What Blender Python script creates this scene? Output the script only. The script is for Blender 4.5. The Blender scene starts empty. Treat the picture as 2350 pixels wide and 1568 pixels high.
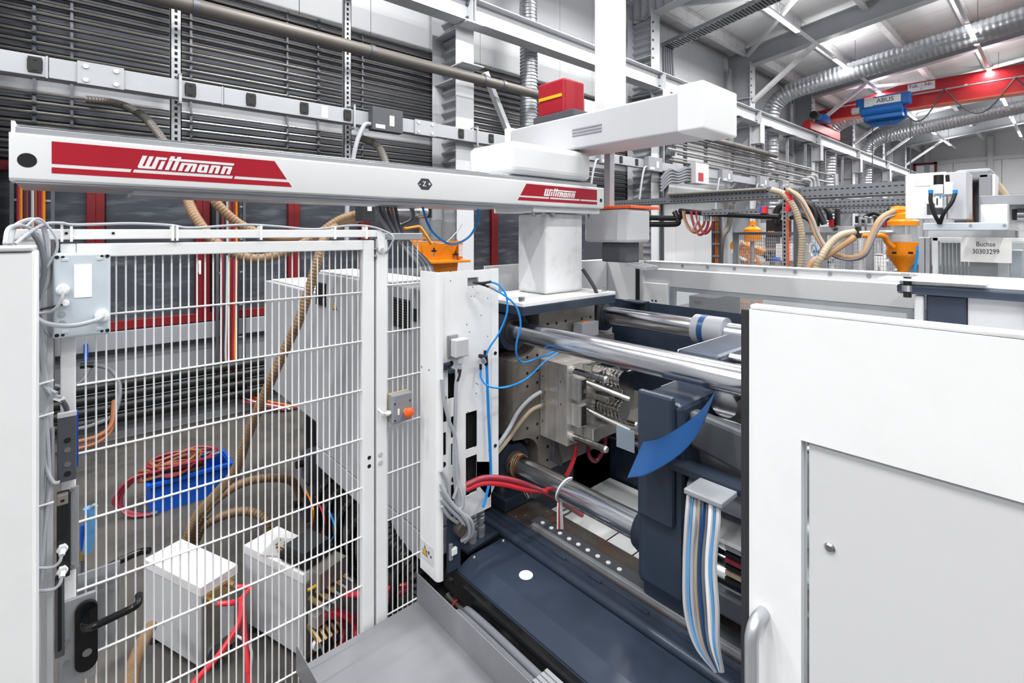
import bpy, math, random
from mathutils import Vector, Matrix
random.seed(7)
sc = bpy.context.scene
COL = sc.collection
# ---------------------------------------------------------------- camera
F, HZ, H, YAW = 1144.3, 532.4, 2.2, math.radians(48.057)
CY, SY = math.cos(YAW), math.sin(YAW)
cd = bpy.data.cameras.new('camera'); cam = bpy.data.objects.new('camera', cd); COL.objects.link(cam)
cd.sensor_width = 36; cd.lens = 36 * F / 2350; cd.shift_y = -(784 - HZ) / 2350; cd.clip_start = .05; cd.clip_end = 200
cam.location = (0, 0, H)
cam.rotation_euler = (math.pi / 2, 0, math.atan2(SY, CY) - math.pi / 2)
sc.camera = cam
# ---------------------------------------------------------------- daylight and exposure
w = bpy.data.worlds.new('world'); sc.world = w; w.use_nodes = True
w.node_tree.nodes['Background'].inputs[0].default_value = (.93, .96, 1, 1)
w.node_tree.nodes['Background'].inputs[1].default_value = .3
sc.view_settings.view_transform = 'Standard'; sc.view_settings.look = 'None'
sc.view_settings.gamma = 1; sc.view_settings.use_curve_mapping = False
sc.view_settings.exposure = 0.24
LAMP_W = 128
sc.cycles.max_bounces = 5; sc.cycles.diffuse_bounces = 2; sc.cycles.glossy_bounces = 3; sc.cycles.transmission_bounces = 4; sc.cycles.transparent_max_bounces = 8
sc.cycles.adaptive_threshold = .1

# ---------------------------------------------------------------- helpers
def at(px, py, x=None, y=None, z=None):
    u = (px - 1175) / F; v = (HZ - py) / F
    d = (CY + u * SY, SY - u * CY, v)
    k = x / d[0] if x is not None else y / d[1] if y is not None else (z - H) / d[2]
    return Vector((k * d[0], k * d[1], H + k * d[2]))

class MB:
    def __init__(s): s.v = []; s.f = []
    def _add(s, vs, fs):
        n = len(s.v); s.v += [tuple(q) for q in vs]; s.f += [tuple(i + n for i in f) for f in fs]; return s
    def box(s, x0, x1, y0, y1, z0, z1):
        return s._add([(x0,y0,z0),(x1,y0,z0),(x1,y1,z0),(x0,y1,z0),(x0,y0,z1),(x1,y0,z1),(x1,y1,z1),(x0,y1,z1)],
                      [(0,3,2,1),(4,5,6,7),(0,1,5,4),(1,2,6,5),(2,3,7,6),(3,0,4,7)])
    def obox(s, c, size, rz=0, rx=0, ry=0):
        M = Matrix.Rotation(rz, 3, 'Z') @ Matrix.Rotation(ry, 3, 'Y') @ Matrix.Rotation(rx, 3, 'X'); c = Vector(c)
        hx, hy, hz = [q / 2 for q in size]
        p = [M @ Vector(q) + c for q in ((-hx,-hy,-hz),(hx,-hy,-hz),(hx,hy,-hz),(-hx,hy,-hz),(-hx,-hy,hz),(hx,-hy,hz),(hx,hy,hz),(-hx,hy,hz))]
        return s._add(p, [(0,3,2,1),(4,5,6,7),(0,1,5,4),(1,2,6,5),(2,3,7,6),(3,0,4,7)])
    def bar(s, a, b, wd, hg, up=(0,0,1)):
        a = Vector(a); b = Vector(b); d = (b - a).normalized(); up = Vector(up)
        if abs(d.dot(up)) > .98: up = Vector((1,0,0))
        r = d.cross(up).normalized() * wd / 2; t = r.cross(d).normalized() * hg / 2
        p = [a-r-t, a+r-t, a+r+t, a-r+t, b-r-t, b+r-t, b+r+t, b-r+t]
        return s._add(p, [(0,1,2,3),(7,6,5,4),(0,4,5,1),(1,5,6,2),(2,6,7,3),(3,7,4,0)])
    def cyl(s, a, b, r, r2=None, n=14, cap=True):
        a = Vector(a); b = Vector(b); r2 = r if r2 is None else r2
        d = (b - a).normalized(); t = Vector((0,0,1)) if abs(d.z) < .9 else Vector((1,0,0))
        e = d.cross(t).normalized(); g = d.cross(e)
        vs = []
        for c, q in ((a, r), (b, r2)):
            vs += [c + e * (q * math.cos(2*math.pi*i/n)) + g * (q * math.sin(2*math.pi*i/n)) for i in range(n)]
        fs = [(i, (i+1) % n, n + (i+1) % n, n + i) for i in range(n)]
        if cap: fs += [tuple(range(n))[::-1], tuple(range(n, 2*n))]
        return s._add(vs, fs)
    def sweep(s, P, R, n=8, cap=True):
        d0 = (P[1] - P[0]).normalized(); t = Vector((0,0,1)) if abs(d0.z) < .9 else Vector((1,0,0))
        e = d0.cross(t).normalized(); vs = []; m = len(P)
        for i, p in enumerate(P):
            d = (P[min(i+1, m-1)] - P[max(i-1, 0)]).normalized()
            e = (e - d * e.dot(d)).normalized(); g = d.cross(e); r = R[i] if isinstance(R, list) else R
            vs += [p + e * (r * math.cos(2*math.pi*k/n)) + g * (r * math.sin(2*math.pi*k/n)) for k in range(n)]
        fs = [(i*n + k, i*n + (k+1) % n, (i+1)*n + (k+1) % n, (i+1)*n + k) for i in range(m-1) for k in range(n)]
        if cap: fs += [tuple(range(n))[::-1], tuple(range((m-1)*n, m*n))]
        return s._add(vs, fs)
    def hose(s, pts, r, n=8, sub=8): return s.sweep(spline(pts, sub), r, n)
    def corr(s, pts, r, pitch=.012, dep=.12, n=12):
        P = resample(spline(pts, 10), pitch / 4); k = [1 + dep, 1 + dep, 1 - dep, 1 - dep]
        return s.sweep(P, [r * k[i % 4] for i in range(len(P))], n)
    def prism(s, poly, axis, a0, a1):
        n = len(poly)
        def mk(p, a): return (a, p[0], p[1]) if axis == 'x' else (p[0], a, p[1]) if axis == 'y' else (p[0], p[1], a)
        return s._add([mk(p, a0) for p in poly] + [mk(p, a1) for p in poly],
                      [tuple(range(n))[::-1], tuple(range(n, 2*n))] + [(i, (i+1) % n, n + (i+1) % n, n + i) for i in range(n)])
    def lathe(s, prof, c, n=24, axis='z'):
        vs = []
        for r, h in prof:
            for i in range(n):
                a = 2*math.pi*i/n; q = (r*math.cos(a), r*math.sin(a), h)
                if axis == 'y': q = (q[0], q[2], q[1])
                if axis == 'x': q = (q[2], q[0], q[1])
                vs.append((c[0]+q[0], c[1]+q[1], c[2]+q[2]))
        fs = [(j*n+i, j*n+(i+1) % n, (j+1)*n+(i+1) % n, (j+1)*n+i) for j in range(len(prof)-1) for i in range(n)]
        return s._add(vs, fs + [tuple(range(n))[::-1], tuple(range((len(prof)-1)*n, len(prof)*n))])
    def plate(s, plane, a0, a1, b0, b1, c0, c1, holes=()):
        """flat plate with rectangular holes; plane 'y' -> a=x, b=z, thickness c along y; 'x' -> a=y; 'z' -> a=x, b=y"""
        A = sorted({a0, a1, *[q for h in holes for q in h[:2]]}); B = sorted({b0, b1, *[q for h in holes for q in h[2:]]})
        for i in range(len(A)-1):
            j = 0
            while j < len(B)-1:
                am = (A[i]+A[i+1])/2
                inh = lambda j: any(h[0] < am < h[1] and h[2] < (B[j]+B[j+1])/2 < h[3] for h in holes)
                if inh(j): j += 1; continue
                k = j
                while k+1 < len(B)-1 and not inh(k+1): k += 1
                q = (A[i], A[i+1], B[j], B[k+1])
                if plane == 'y': s.box(q[0], q[1], c0, c1, q[2], q[3])
                elif plane == 'x': s.box(c0, c1, q[0], q[1], q[2], q[3])
                else: s.box(q[0], q[1], q[2], q[3], c0, c1)
                j = k + 1
        return s
    def build(s, name, mat, parent=None, bev=0, smooth=True, seg=2):
        me = bpy.data.meshes.new(name)
        o0 = parent_loc(parent)
        me.from_pydata([(q[0]-o0.x, q[1]-o0.y, q[2]-o0.z) for q in s.v], [], s.f)
        me.materials.append(M[mat] if isinstance(mat, str) else mat)
        o = bpy.data.objects.new(name, me); COL.objects.link(o)
        import bmesh
        bm = bmesh.new(); bm.from_mesh(me); bmesh.ops.recalc_face_normals(bm, faces=bm.faces); bm.to_mesh(me); bm.free()
        if bev:
            md = o.modifiers.new('bevel', 'BEVEL'); md.width = bev; md.segments = seg; md.limit_method = 'ANGLE'; md.angle_limit = .7
        elif smooth:
            me.polygons.foreach_set('use_smooth', [True]*len(me.polygons)); me.set_sharp_from_angle(angle=.6)
        if parent is not None: o.parent = parent
        return o

def parent_loc(p):
    v = Vector((0,0,0))
    while p is not None: v += p.location; p = p.parent
    return v
def spline(pts, sub=8):
    P = [Vector(p) for p in pts]
    if len(P) < 3: return P
    Q = [P[0]*2 - P[1]] + P + [P[-1]*2 - P[-2]]; out = []
    for i in range(1, len(Q)-2):
        a, b, c, d = Q[i-1:i+3]
        for k in range(sub):
            t = k/sub
            out.append(.5*((2*b) + (c-a)*t + (2*a-5*b+4*c-d)*t*t + (3*b-a-3*c+d)*t**3))
    return out + [P[-1]]
def resample(P, st):
    out = [P[0]]; acc = 0
    for a, b in zip(P, P[1:]):
        L = (b-a).length
        if L < 1e-9: continue
        t = st - acc
        while t <= L: out.append(a + (b-a)*(t/L)); t += st
        acc = (acc + L) % st
    return out
def tag(o, label, cat, group=None, kind=None):
    if label: o['label'] = label
    if cat: o['category'] = cat
    if group: o['group'] = group
    if kind: o['kind'] = kind
    return o
def thing(name, label, cat, loc, group=None):
    o = bpy.data.objects.new(name, None); COL.objects.link(o); o.location = loc; o.empty_display_size = .1
    return tag(o, label, cat, group)
def one(mb, name, mat, label, cat, group=None, **k): return tag(mb.build(name, mat, None, **k), label, cat, group)
def struct(mb, name, mat, parent=None, **k):
    o = mb.build(name, mat, parent, **k)
    if parent is None: o['kind'] = 'structure'
    return o
def clone(o, parent, loc):
    c = o.copy(); COL.objects.link(c); c.parent = parent; c.location = loc
    for ch in o.children: clone(ch, c, ch.location)
    return c
def text(body, mat, size, loc, rot, parent, name='lettering', shear=0, ext=.0006, align='CENTER', sx=1):
    cu = bpy.data.curves.new(name, 'FONT'); cu.body = body; cu.size = size; cu.shear = shear; cu.extrude = ext
    cu.align_x = align; cu.align_y = 'CENTER'; cu.resolution_u = 3
    tmp = bpy.data.objects.new('tmp', cu); COL.objects.link(tmp); bpy.context.view_layer.update()
    me = bpy.data.meshes.new_from_object(tmp.evaluated_get(bpy.context.evaluated_depsgraph_get())); bpy.data.objects.remove(tmp)
    me.materials.clear(); me.materials.append(M[mat]); me.name = name
    o = bpy.data.objects.new(name, me); COL.objects.link(o); o.parent = parent
    o.location = Vector(loc) - parent_loc(parent); o.rotation_euler = rot; o.scale = (sx, 1, 1)
    return o
FACE_NX = (math.pi/2, 0, -math.pi/2)      # lettering on a face looking towards -x
FACE_NY = (math.pi/2, 0, 0)               # lettering on a face looking towards -y

# ---------------------------------------------------------------- materials
M = {}
def lin(h):
    h = h.lstrip('#'); r = []
    for i in (0, 2, 4):
        c = int(h[i:i+2], 16)/255; r.append(c/12.92 if c <= .04045 else ((c+.055)/1.055)**2.4)
    return (*r, 1)
def mk(name, hexc, rough=.5, metal=0, var=.06, scale=6, bump=0, bscale=60, dirt=None, dirt_amt=.3, dscale=3, trans=0, ior=1.45, emit=0, alpha=1, stretch=None, spec=.5):
    m = bpy.data.materials.new(name); m.use_nodes = True; nt = m.node_tree; N = nt.nodes; L = nt.links
    b = N['Principled BSDF']; M[name] = m
    b.inputs['Roughness'].default_value = rough; b.inputs['Metallic'].default_value = metal
    b.inputs['IOR'].default_value = ior; b.inputs['Transmission Weight'].default_value = trans; b.inputs['Alpha'].default_value = alpha
    b.inputs['Specular IOR Level'].default_value = spec
    c = lin(hexc); b.inputs['Base Color'].default_value = c
    if emit: b.inputs['Emission Color'].default_value = c; b.inputs['Emission Strength'].default_value = emit
    if var or dirt or bump:
        tc = N.new('ShaderNodeTexCoord'); mp = N.new('ShaderNodeMapping'); L.new(tc.outputs['Object'], mp.inputs[0])
        if stretch: mp.inputs['Scale'].default_value = stretch
        nz = N.new('ShaderNodeTexNoise'); nz.inputs['Scale'].default_value = scale; nz.inputs['Detail'].default_value = 2
        L.new(mp.outputs[0], nz.inputs['Vector'])
        mx = N.new('ShaderNodeMix'); mx.data_type = 'RGBA'; L.new(nz.outputs['Fac'], mx.inputs['Factor'])
        mx.inputs['A'].default_value = tuple(q*(1-var) for q in c[:3]) + (1,)
        mx.inputs['B'].default_value = tuple(min(1, q*(1+var)) for q in c[:3]) + (1,)
        out = mx.outputs['Result']
        mr = N.new('ShaderNodeMapRange'); mr.inputs['To Min'].default_value = max(0, rough-.08); mr.inputs['To Max'].default_value = min(1, rough+.08)
        L.new(nz.outputs['Fac'], mr.inputs['Value']); L.new(mr.outputs[0], b.inputs['Roughness'])
        if dirt:
            n2 = N.new('ShaderNodeTexNoise'); n2.inputs['Scale'].default_value = dscale; n2.inputs['Detail'].default_value = 4; n2.inputs['Roughness'].default_value = .65
            L.new(mp.outputs[0], n2.inputs['Vector'])
            rp = N.new('ShaderNodeMapRange'); rp.inputs['From Min'].default_value = .5; rp.inputs['From Max'].default_value = .72; rp.inputs['To Max'].default_value = dirt_amt
            L.new(n2.outputs['Fac'], rp.inputs['Value'])
            m2 = N.new('ShaderNodeMix'); m2.data_type = 'RGBA'; L.new(rp.outputs[0], m2.inputs['Factor']); L.new(out, m2.inputs['A'])
            m2.inputs['B'].default_value = lin(dirt); out = m2.outputs['Result']
        L.new(out, b.inputs['Base Color'])
        if bump:
            n3 = N.new('ShaderNodeTexNoise'); n3.inputs['Scale'].default_value = bscale; n3.inputs['Detail'].default_value = 2
            L.new(mp.outputs[0], n3.inputs['Vector'])
            bp = N.new('ShaderNodeBump'); bp.inputs['Strength'].default_value = bump; bp.inputs['Distance'].default_value = .01
            L.new(n3.outputs['Fac'], bp.inputs['Height']); L.new(bp.outputs[0], b.inputs['Normal'])
    return m
mk('white', '#eef0f2', .42, var=.015, dirt='#c9cacb', dirt_amt=.12, dscale=4)
mk('white_old', '#e6e7ea', .5, var=.03, dirt='#8d8a86', dirt_amt=.35, dscale=5)
mk('white_gloss', '#e6e8ea', .22, var=.01)
mk('grey_light', '#c3c5ca', .5, var=.03, dirt='#9a9a9c', dirt_amt=.15)
mk('grey_mid', '#8e9198', .45, var=.04)
mk('guard_shaded', '#a6a9ae', .45, var=.03)  # white of the guard boxes darkened, their shade is painted in
mk('grey_blue', '#c3cdd6', .45, var=.02)
mk('grey_dark', '#4b4e54', .5, var=.05)
mk('steel_sheet', '#8b8d92', .42, .3, var=.05, scale=3, dirt='#a3a5a9', dirt_amt=.5, dscale=2)
mk('galv', '#aeb1b6', .42, .6, var=.12, scale=25)
mk('tray_grey', '#7d8188', .42, .5, var=.08, scale=10)
mk('galv_dark', '#6d7076', .45, .7, var=.12, scale=20)
mk('bus', '#a7aab0', .45, .25, var=.04)
mk('alu', '#c4c7cc', .35, .7, var=.04)
mk('chrome', '#cfd1d6', .2, 1, var=.03, scale=30, stretch=(1, .05, 1))
mk('chrome_small', '#c4c6c9', .2, 1, var=.1, scale=40)
mk('iron', '#9b9690', .38, .55, var=.18, scale=8, dirt='#6e5443', dirt_amt=.4, dscale=5, bump=.15, bscale=40)
mk('iron_rust', '#4c4845', .6, .3, var=.25, scale=12, dirt='#6e3f26', dirt_amt=.7, dscale=7, bump=.2)
mk('mold_steel', '#d3d1ce', .25, .6, var=.08, scale=7, dirt='#928c86', dirt_amt=.35, dscale=3)
mk('mold_bright', '#d6d4d0', .16, 1, var=.05)
mk('navy', '#2f3949', .32, .1, var=.07, scale=5, dirt='#4a566b', dirt_amt=.45, dscale=2.2)
mk('navy_dark', '#28313f', .4, .1, var=.1)
mk('black', '#17181a', .45, var=.1)
mk('black_gloss', '#131416', .15, var=.05)
mk('black_matt', '#141416', .8, var=.1)
mk('rubber', '#2b2d31', .6, var=.12, scale=14)
mk('red_dec', '#a5172a', .35, var=.03)
mk('red_crane', '#b01e27', .4, var=.05)
mk('red_frame', '#72151c', .42, var=.06)
mk('red_hose', '#d8343f', .32, var=.08)
mk('red_hose_dark', '#8f2f3d', .35, var=.1)
mk('orange', '#ee8a0e', .33, var=.04)
mk('orange_button', '#f4622a', .35, var=.03)
mk('yellow', '#e0b21f', .45, var=.05)
mk('blue_tube', '#1f8fe6', .3, var=.05)
mk('blue_plastic', '#0f56c4', .4, var=.08)
mk('blue_hoist', '#1668b8', .4, var=.06)
mk('blue_pale', '#5f9fd6', .4, var=.06)
mk('blue_sheet', '#194273', .35, var=.12)
mk('cable', '#a9adb4', .45, var=.05)
mk('cable_dark', '#6c6f76', .5, var=.06)
mk('brown_hose', '#856a4e', .45, var=.12, scale=15)
mk('beige_hose', '#ab9c86', .45, var=.1, scale=15)
mk('tan_hose', '#a5825f', .45, var=.06)
mk('copper_hose', '#8a5432', .4, var=.12)
mk('brass', '#c2a677', .3, .9, var=.12)
mk('paper', '#fbfbfb', .8, var=0)
mk('ink', '#3c4048', .7, var=0)
mk('sticker', '#d9dade', .6, var=.06, scale=40)
mk('concrete', '#524f4c', .58, var=.35, scale=5, dirt='#303134', dirt_amt=.8, dscale=2.6, bump=.12, bscale=30)
mk('concrete_grey', '#8b8d91', .75, var=.12, scale=4)
mk('wall_white', '#d6d8dc', .6, var=.04, scale=1.5)
mk('wall_grey', '#94979d', .6, var=.05, scale=2)
mk('wall_dark', '#6e727a', .45, .3, var=.1, scale=3)
mk('ceil_white', '#eceef0', .6, var=.03, scale=1)
mk('steel_paint', '#c4c7cc', .5, var=.05, scale=3)
mk('steel_paint_dark', '#9fa2a8', .5, var=.08, scale=3)
mk('rod', '#a29e98', .3, .85, var=.15, scale=10, stretch=(.2, 1, 1))
mk('pipe_grey', '#6c6864', .45, .3, var=.1, scale=4)
mk('duct', '#b7bac0', .32, .8, var=.1, scale=6)
mk('pane_dark', '#42464e', .12, .0, var=.25, scale=2.5, dirt='#80848b', dirt_amt=.5, dscale=2, stretch=(1, 1, 6))  # paler streaks painted in as reflections on the glass
mk('window_glare', '#d3d4d8', .16, var=.02, scale=1.5)  # bright hall reflection of the door pane put into an opaque pale colour
mk('lamp', '#ffffff', .5, var=0, emit=12)
mk('lamp_red', '#ff2a2a', .4, var=0, emit=2)
mk('wood', '#b98a5a', .5, var=.15)
def mk_glass(name, hexc, rough, tr):
    m = bpy.data.materials.new(name); m.use_nodes = True; nt = m.node_tree; N = nt.nodes; L = nt.links; M[name] = m
    b = N['Principled BSDF']; b.inputs['Base Color'].default_value = lin(hexc); b.inputs['Roughness'].default_value = rough
    t = N.new('ShaderNodeBsdfTransparent'); t.inputs[0].default_value = lin(hexc); mx = N.new('ShaderNodeMixShader'); mx.inputs[0].default_value = tr
    L.new(b.outputs[0], mx.inputs[1]); L.new(t.outputs[0], mx.inputs[2]); L.new(mx.outputs[0], N['Material Output'].inputs['Surface'])
mk_glass('clear', '#eef1f2', .06, .86)
mk_glass('clear_blue', '#c9d8e4', .1, .6)
mk_glass('bag', '#dfe0e2', .15, .55)
# ================================================================ SETTING
YW = 7.0
COLX = [-.65, 4.6, 9.93, 15.13, 20.4, 25.6, 30.9, 36.1]
def roof(y): return 7.0 + .127 * (7 - y)          # underside of the rafters
fl = MB().box(-8, 42, -14, 7.2, -.2, 0)
struct(fl, 'floor', 'concrete', smooth=False)
# left wall
wl = struct(MB().box(-8, 42, 7.1, 7.3, 0, 8), 'wall_left', 'wall_white', smooth=False)
wp = MB().box(-8, 42, 6.98, 7.1, .9, 1.0); wp.box(-8, 10, 7.0, 7.1, 0, .9); wp.build('lower_wall', 'wall_grey', wl, smooth=False)
MB().box(-8, 42, 6.72, 7.1, 0, .2).build('plinth', 'concrete_grey', wl, bev=.01)
MB().box(-8, 9.7, 6.86, 7.1, .93, 1.12).build('sill', 'grey_mid', wl, bev=.006)
me0 = None
for i in range(34):                                 # upper white wall panels
    x = -6 + i * 1.05
    if me0 is None: me0 = MB().box(x, x+1.042, 7.02, 7.1, 5.14, 7.6).build('wall_panel', 'wall_white', wl, bev=.006)
    else: clone(me0, wl, (i*1.05, 0, 0))
me0 = None
for i in range(31):                                 # white panels of the wall behind the second column
    x = 10.2 + i * 1.02
    if me0 is None: me0 = MB().box(x, x+1.012, 7.03, 7.1, 1.13, 5.12).build('wall_panel', 'wall_white', wl, bev=.006)
    else: clone(me0, wl, (i*1.02, 0, 0))
sl = None
for i in range(22):                                 # dark profiled cladding, one slat per row
    z = 2.92 + i * .1
    if i == 7:
        MB().box(-6, 10, 6.93, 7.1, z, z+.13).build('ledge', 'bus', wl, bev=.004); continue
    if sl is None:
        sl = MB().prism([(6.99, z), (6.92, z+.015), (6.92, z+.055), (7.0, z+.095), (7.08, z+.095), (7.08, z)], 'x', -6, 10.0).build('cladding_slat', 'wall_dark', wl, smooth=False); z0 = z
    else: clone(sl, wl, (0, 0, z - z0))
# window band
MX = [-1.9, -.86, .25, 1.235, 2.29, 3.3, 4.35, 5.79, 6.85, 7.9, 8.95, 9.95]
for i in range(len(MX)-1):
    a, b = MX[i], MX[i+1]; z0, z1 = 1.13, 2.9
    wn = bpy.data.objects.new('window_%d' % (i+1), None); COL.objects.link(wn); wn.location = (a, 6.95, z0); wn['kind'] = 'structure'
    f = MB()
    f.box(a, a+.075, 6.9, 7.0, z0, z1); f.box(b-.075, b, 6.9, 7.0, z0, z1); f.box(a+.075, b-.075, 6.9, 7.0, z0, z0+.1); f.box(a+.075, b-.075, 6.9, 7.0, z1-.1, z1)
    f.build('window_frame', 'red_frame', wn, bev=.006)
    MB().box(a+.07, b-.07, 6.96, 6.97, z0+.09, z1-.09).build('pane', 'pane_dark', wn, smooth=False)
    MB().box(a+.085, a+.089, 6.94, 6.965, z0+.1, z1-.1).build('gasket', 'black_matt', wn)
    if i in (2, 4, 5):
        h = MB().box(b-.05, b-.025, 6.87, 6.9, 1.72, 1.86); h.cyl((b-.037, 6.86, 1.7), (b-.037, 6.86, 1.83), .012); h.build('handle', 'white', wn)
struct(MB().box(-8, 10, 7.0, 7.1, 1.1, 2.95), 'trim_1', 'wall_dark', smooth=False)
# rear wall of the hall
p = at(2096, 376, x=41.7); q = at(2150, 410, x=41.7)
wf = struct(MB().plate('x', -14, 7.3, 0, 11, 42, 42.2, [(q.y+.1, p.y-.1, q.z+.1, p.z-.1)]), 'wall_far', 'wall_white', smooth=False)
for i in range(9):
    MB().plate('x', 7-i*2.2-2.17, 7-i*2.2, .1, 6.6, 41.93, 42, [(max(q.y+.1, 7-i*2.2-2.17), min(p.y-.1, 7-i*2.2), q.z+.1, p.z-.1)] if q.y+.1 < 7-i*2.2 and p.y-.1 > 7-i*2.2-2.17 else []).build('wall_panel', 'wall_white', wf, smooth=False)
MB().box(41.8, 42, -14, 7, 6.55, 6.8).build('girt', 'steel_paint', wf, bev=.01)
MB().box(41.8, 42, -14, 7, 4.35, 4.5).build('girt', 'steel_paint', wf, bev=.01)
for y in (6.1, 3.1, -.2): MB().box(41.75, 42, y-.13, y+.13, 0, 8).build('girt_post', 'steel_paint', wf, bev=.01)
wn = bpy.data.objects.new('window_12', None); COL.objects.link(wn); wn['kind'] = 'structure'
p = at(2096, 376, x=41.7); q = at(2150, 410, x=41.7); wn.location = (41.7, q.y, q.z)
f = MB()
for a0, a1, b0, b1 in ((q.y, q.y+.12, q.z, p.z), (p.y-.12, p.y, q.z, p.z), (q.y, p.y, p.z-.12, p.z), (q.y, p.y, q.z, q.z+.12)): f.box(41.66, 41.8, a0, a1, b0, b1)
f.build('window_frame', 'red_frame', wn)
MB().box(41.75, 41.78, q.y+.1, p.y-.1, q.z+.1, p.z-.1).build('pane', 'clear', wn)
# roof
ce = struct(MB().prism([(7.3, roof(7.3)+.8), (-14, roof(-14)+.8), (-14, roof(-14)+1.0), (7.3, roof(7.3)+1.0)], 'x', -8, 42.2), 'ceiling', 'ceil_white', smooth=False)
cp = None
for i in range(44):
    x = -2 + i
    if cp is None: cp = MB().prism([(7.2, roof(7.2)+.72), (-9, roof(-9)+.72), (-9, roof(-9)+.8), (7.2, roof(7.2)+.8)], 'x', x, x+.985).build('ceiling_panel', 'ceil_white', ce, smooth=False)
    else: clone(cp, ce, (i, 0, 0))
# steel frames: columns, rafters, knee braces
ordn = ['nearest', 'second', 'third', 'fourth', 'fifth', 'sixth', 'seventh', 'farthest']
def ripple_web_z(mb, x, y0, y1, z0, z1, amp=.04, pitch=.16):
    n = int((z1-z0)/pitch*6); vs = []; fs = []
    for i in range(n+1):
        z = z0 + (z1-z0)*i/n; dx = amp*math.sin(2*math.pi*(z-z0)/pitch)
        vs += [(x+dx, y0, z), (x+dx, y1, z), (x+dx+.01, y0, z), (x+dx+.01, y1, z)]
    for i in range(n):
        a = 4*i; fs += [(a, a+1, a+5, a+4), (a+2, a+6, a+7, a+3)]
    return mb._add(vs, fs)
def ripple_web_y(mb, x, y0, y1, zl, zh, amp=.035, pitch=.2):
    n = int((y1-y0)/pitch*6); vs = []; fs = []
    for i in range(n+1):
        y = y0 + (y1-y0)*i/n; dx = amp*math.sin(2*math.pi*(y-y0)/pitch)
        vs += [(x+dx, y, zl(y)), (x+dx, y, zh(y)), (x+dx+.01, y, zl(y)), (x+dx+.01, y, zh(y))]
    for i in range(n):
        a = 4*i; fs += [(a, a+1, a+5, a+4), (a+2, a+6, a+7, a+3)]
    return mb._add(vs, fs)
for i, cx in enumerate(COLX):
    near = i in (1, 2)
    t = thing('steel_column', ordn[i] + ' grey steel column standing along the left hall wall' if i else 'grey steel column on the left wall beyond the picture edge', 'column', (cx, 6.6, 0), 'steel columns of the left wall')
    yf = 6.2
    MB().box(cx-.17, cx+.17, yf, yf+.02, 0, 7.2 if i > 1 else 5.34).build('front_flange', 'steel_paint', t, bev=.004)
    MB().box(cx-.2, cx+.17, 6.8, 6.82, .21, 7.15).build('back_flange', 'steel_paint', t, bev=.004)
    if near: ripple_web_z(MB(), cx, yf+.02, 6.8, 0, 7.15).build('corrugated_web', 'steel_paint_dark', t)
    else: MB().box(cx-.01, cx+.01, yf+.02, 6.8, 0, 7.15).build('web', 'steel_paint_dark', t)
    for z in (4.55, 5.3, 6.15):
        MB().box(cx-.16, cx+.16, yf+.02, 6.8, z, z+.015).build('stiffener', 'steel_paint', t)
    if i >= 2:
        br = MB().box(cx-.15, cx+.15, 5.92, yf, 4.78, 4.8); br.box(cx-.15, cx+.15, 5.92, yf, 5.32, 5.34); br.box(cx-.008, cx+.008, 5.93, yf, 4.8, 5.32); br.box(cx-.15, cx+.15, 5.92, 5.935, 4.8, 5.32)
        br.build('bracket', 'steel_paint', t, bev=.003)
        if i > 2: MB().bar((cx, 6.2, 6.05), (cx, 4.55, roof(4.55)-.02), .16, .1).build('knee_brace', 'white_old', t, bev=.006)
        for z in (6.1, 6.3, 6.5, 6.7, 6.9): MB().cyl((cx-.12, yf+.03, z), (cx-.12, yf-.02, z), .025, n=6).build('bolt', 'grey_dark', t)
    else:
        b = MB().box(cx-.2, cx+.2, 5.98, 6.3, 4.72, 4.74); b.prism([(cx-.19, 6.19), (cx+.19, 6.19), (cx+.19, 6.0)], 'z', 4.74, 4.75)
        b.build('bracket', 'steel_paint', t, bev=.003)
        if i == 1: MB().bar((cx+.35, 6.15, 4.72), (cx+1.33, 6.3, 3.28), .09, .09).build('diagonal_brace', 'steel_paint', t, bev=.004)
    r = thing('roof_rafter', ordn[i] + ' sloping grey steel rafter under the white roof', 'beam', (cx, 6.9, roof(6.9)), 'roof rafters')
    y0, y1 = -9, 6.2
    MB().prism([(y0, roof(y0)), (y1, roof(y1)), (y1, roof(y1)+.02), (y0, roof(y0)+.02)], 'x', cx-.14, cx+.14).build('bottom_flange', 'steel_paint', r, bev=.003)
    MB().prism([(y0, roof(y0)+.53), (y1+.7, roof(y1+.7)+.53), (y1+.7, roof(y1+.7)+.55), (y0, roof(y0)+.55)], 'x', cx-.14, cx+.14).build('top_flange', 'steel_paint', r, bev=.003)
    if i == 2: ripple_web_y(MB(), cx, y0, 6.9, lambda y: roof(y)+.02, lambda y: roof(y)+.53).build('corrugated_web', 'steel_paint_dark', r)
    else: MB().prism([(y0, roof(y0)+.02), (6.93, roof(6.93)+.02), (6.93, roof(6.93)+.53), (y0, roof(y0)+.53)], 'x', cx-.006, cx+.006).build('web', 'steel_paint_dark', r)
pu = 0
for k, y in enumerate((6.4, 4.9, 3.4, 1.9, .4, -1.1)):
    t = thing('roof_purlin', ['wall-side', 'second', 'third', 'fourth', 'fifth', 'sixth'][k] + ' white purlin line counted from the left wall under the roof', 'beam', (10, y, roof(y)+.5), 'roof purlins')
    z = roof(y)+.56; m0 = None
    for a, b in zip(COLX[2:], COLX[3:]+[41.6]):
        m = MB().box(a+.02, b-.02, y-.07, y+.07, z-.2, z-.188); m.box(a+.02, b-.02, y-.006, y+.006, z-.188, z+.14); m.box(a+.02, b-.02, y-.07, y+.07, z+.13, z+.142)
        m.build('purlin_segment', 'white_old', t)
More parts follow.
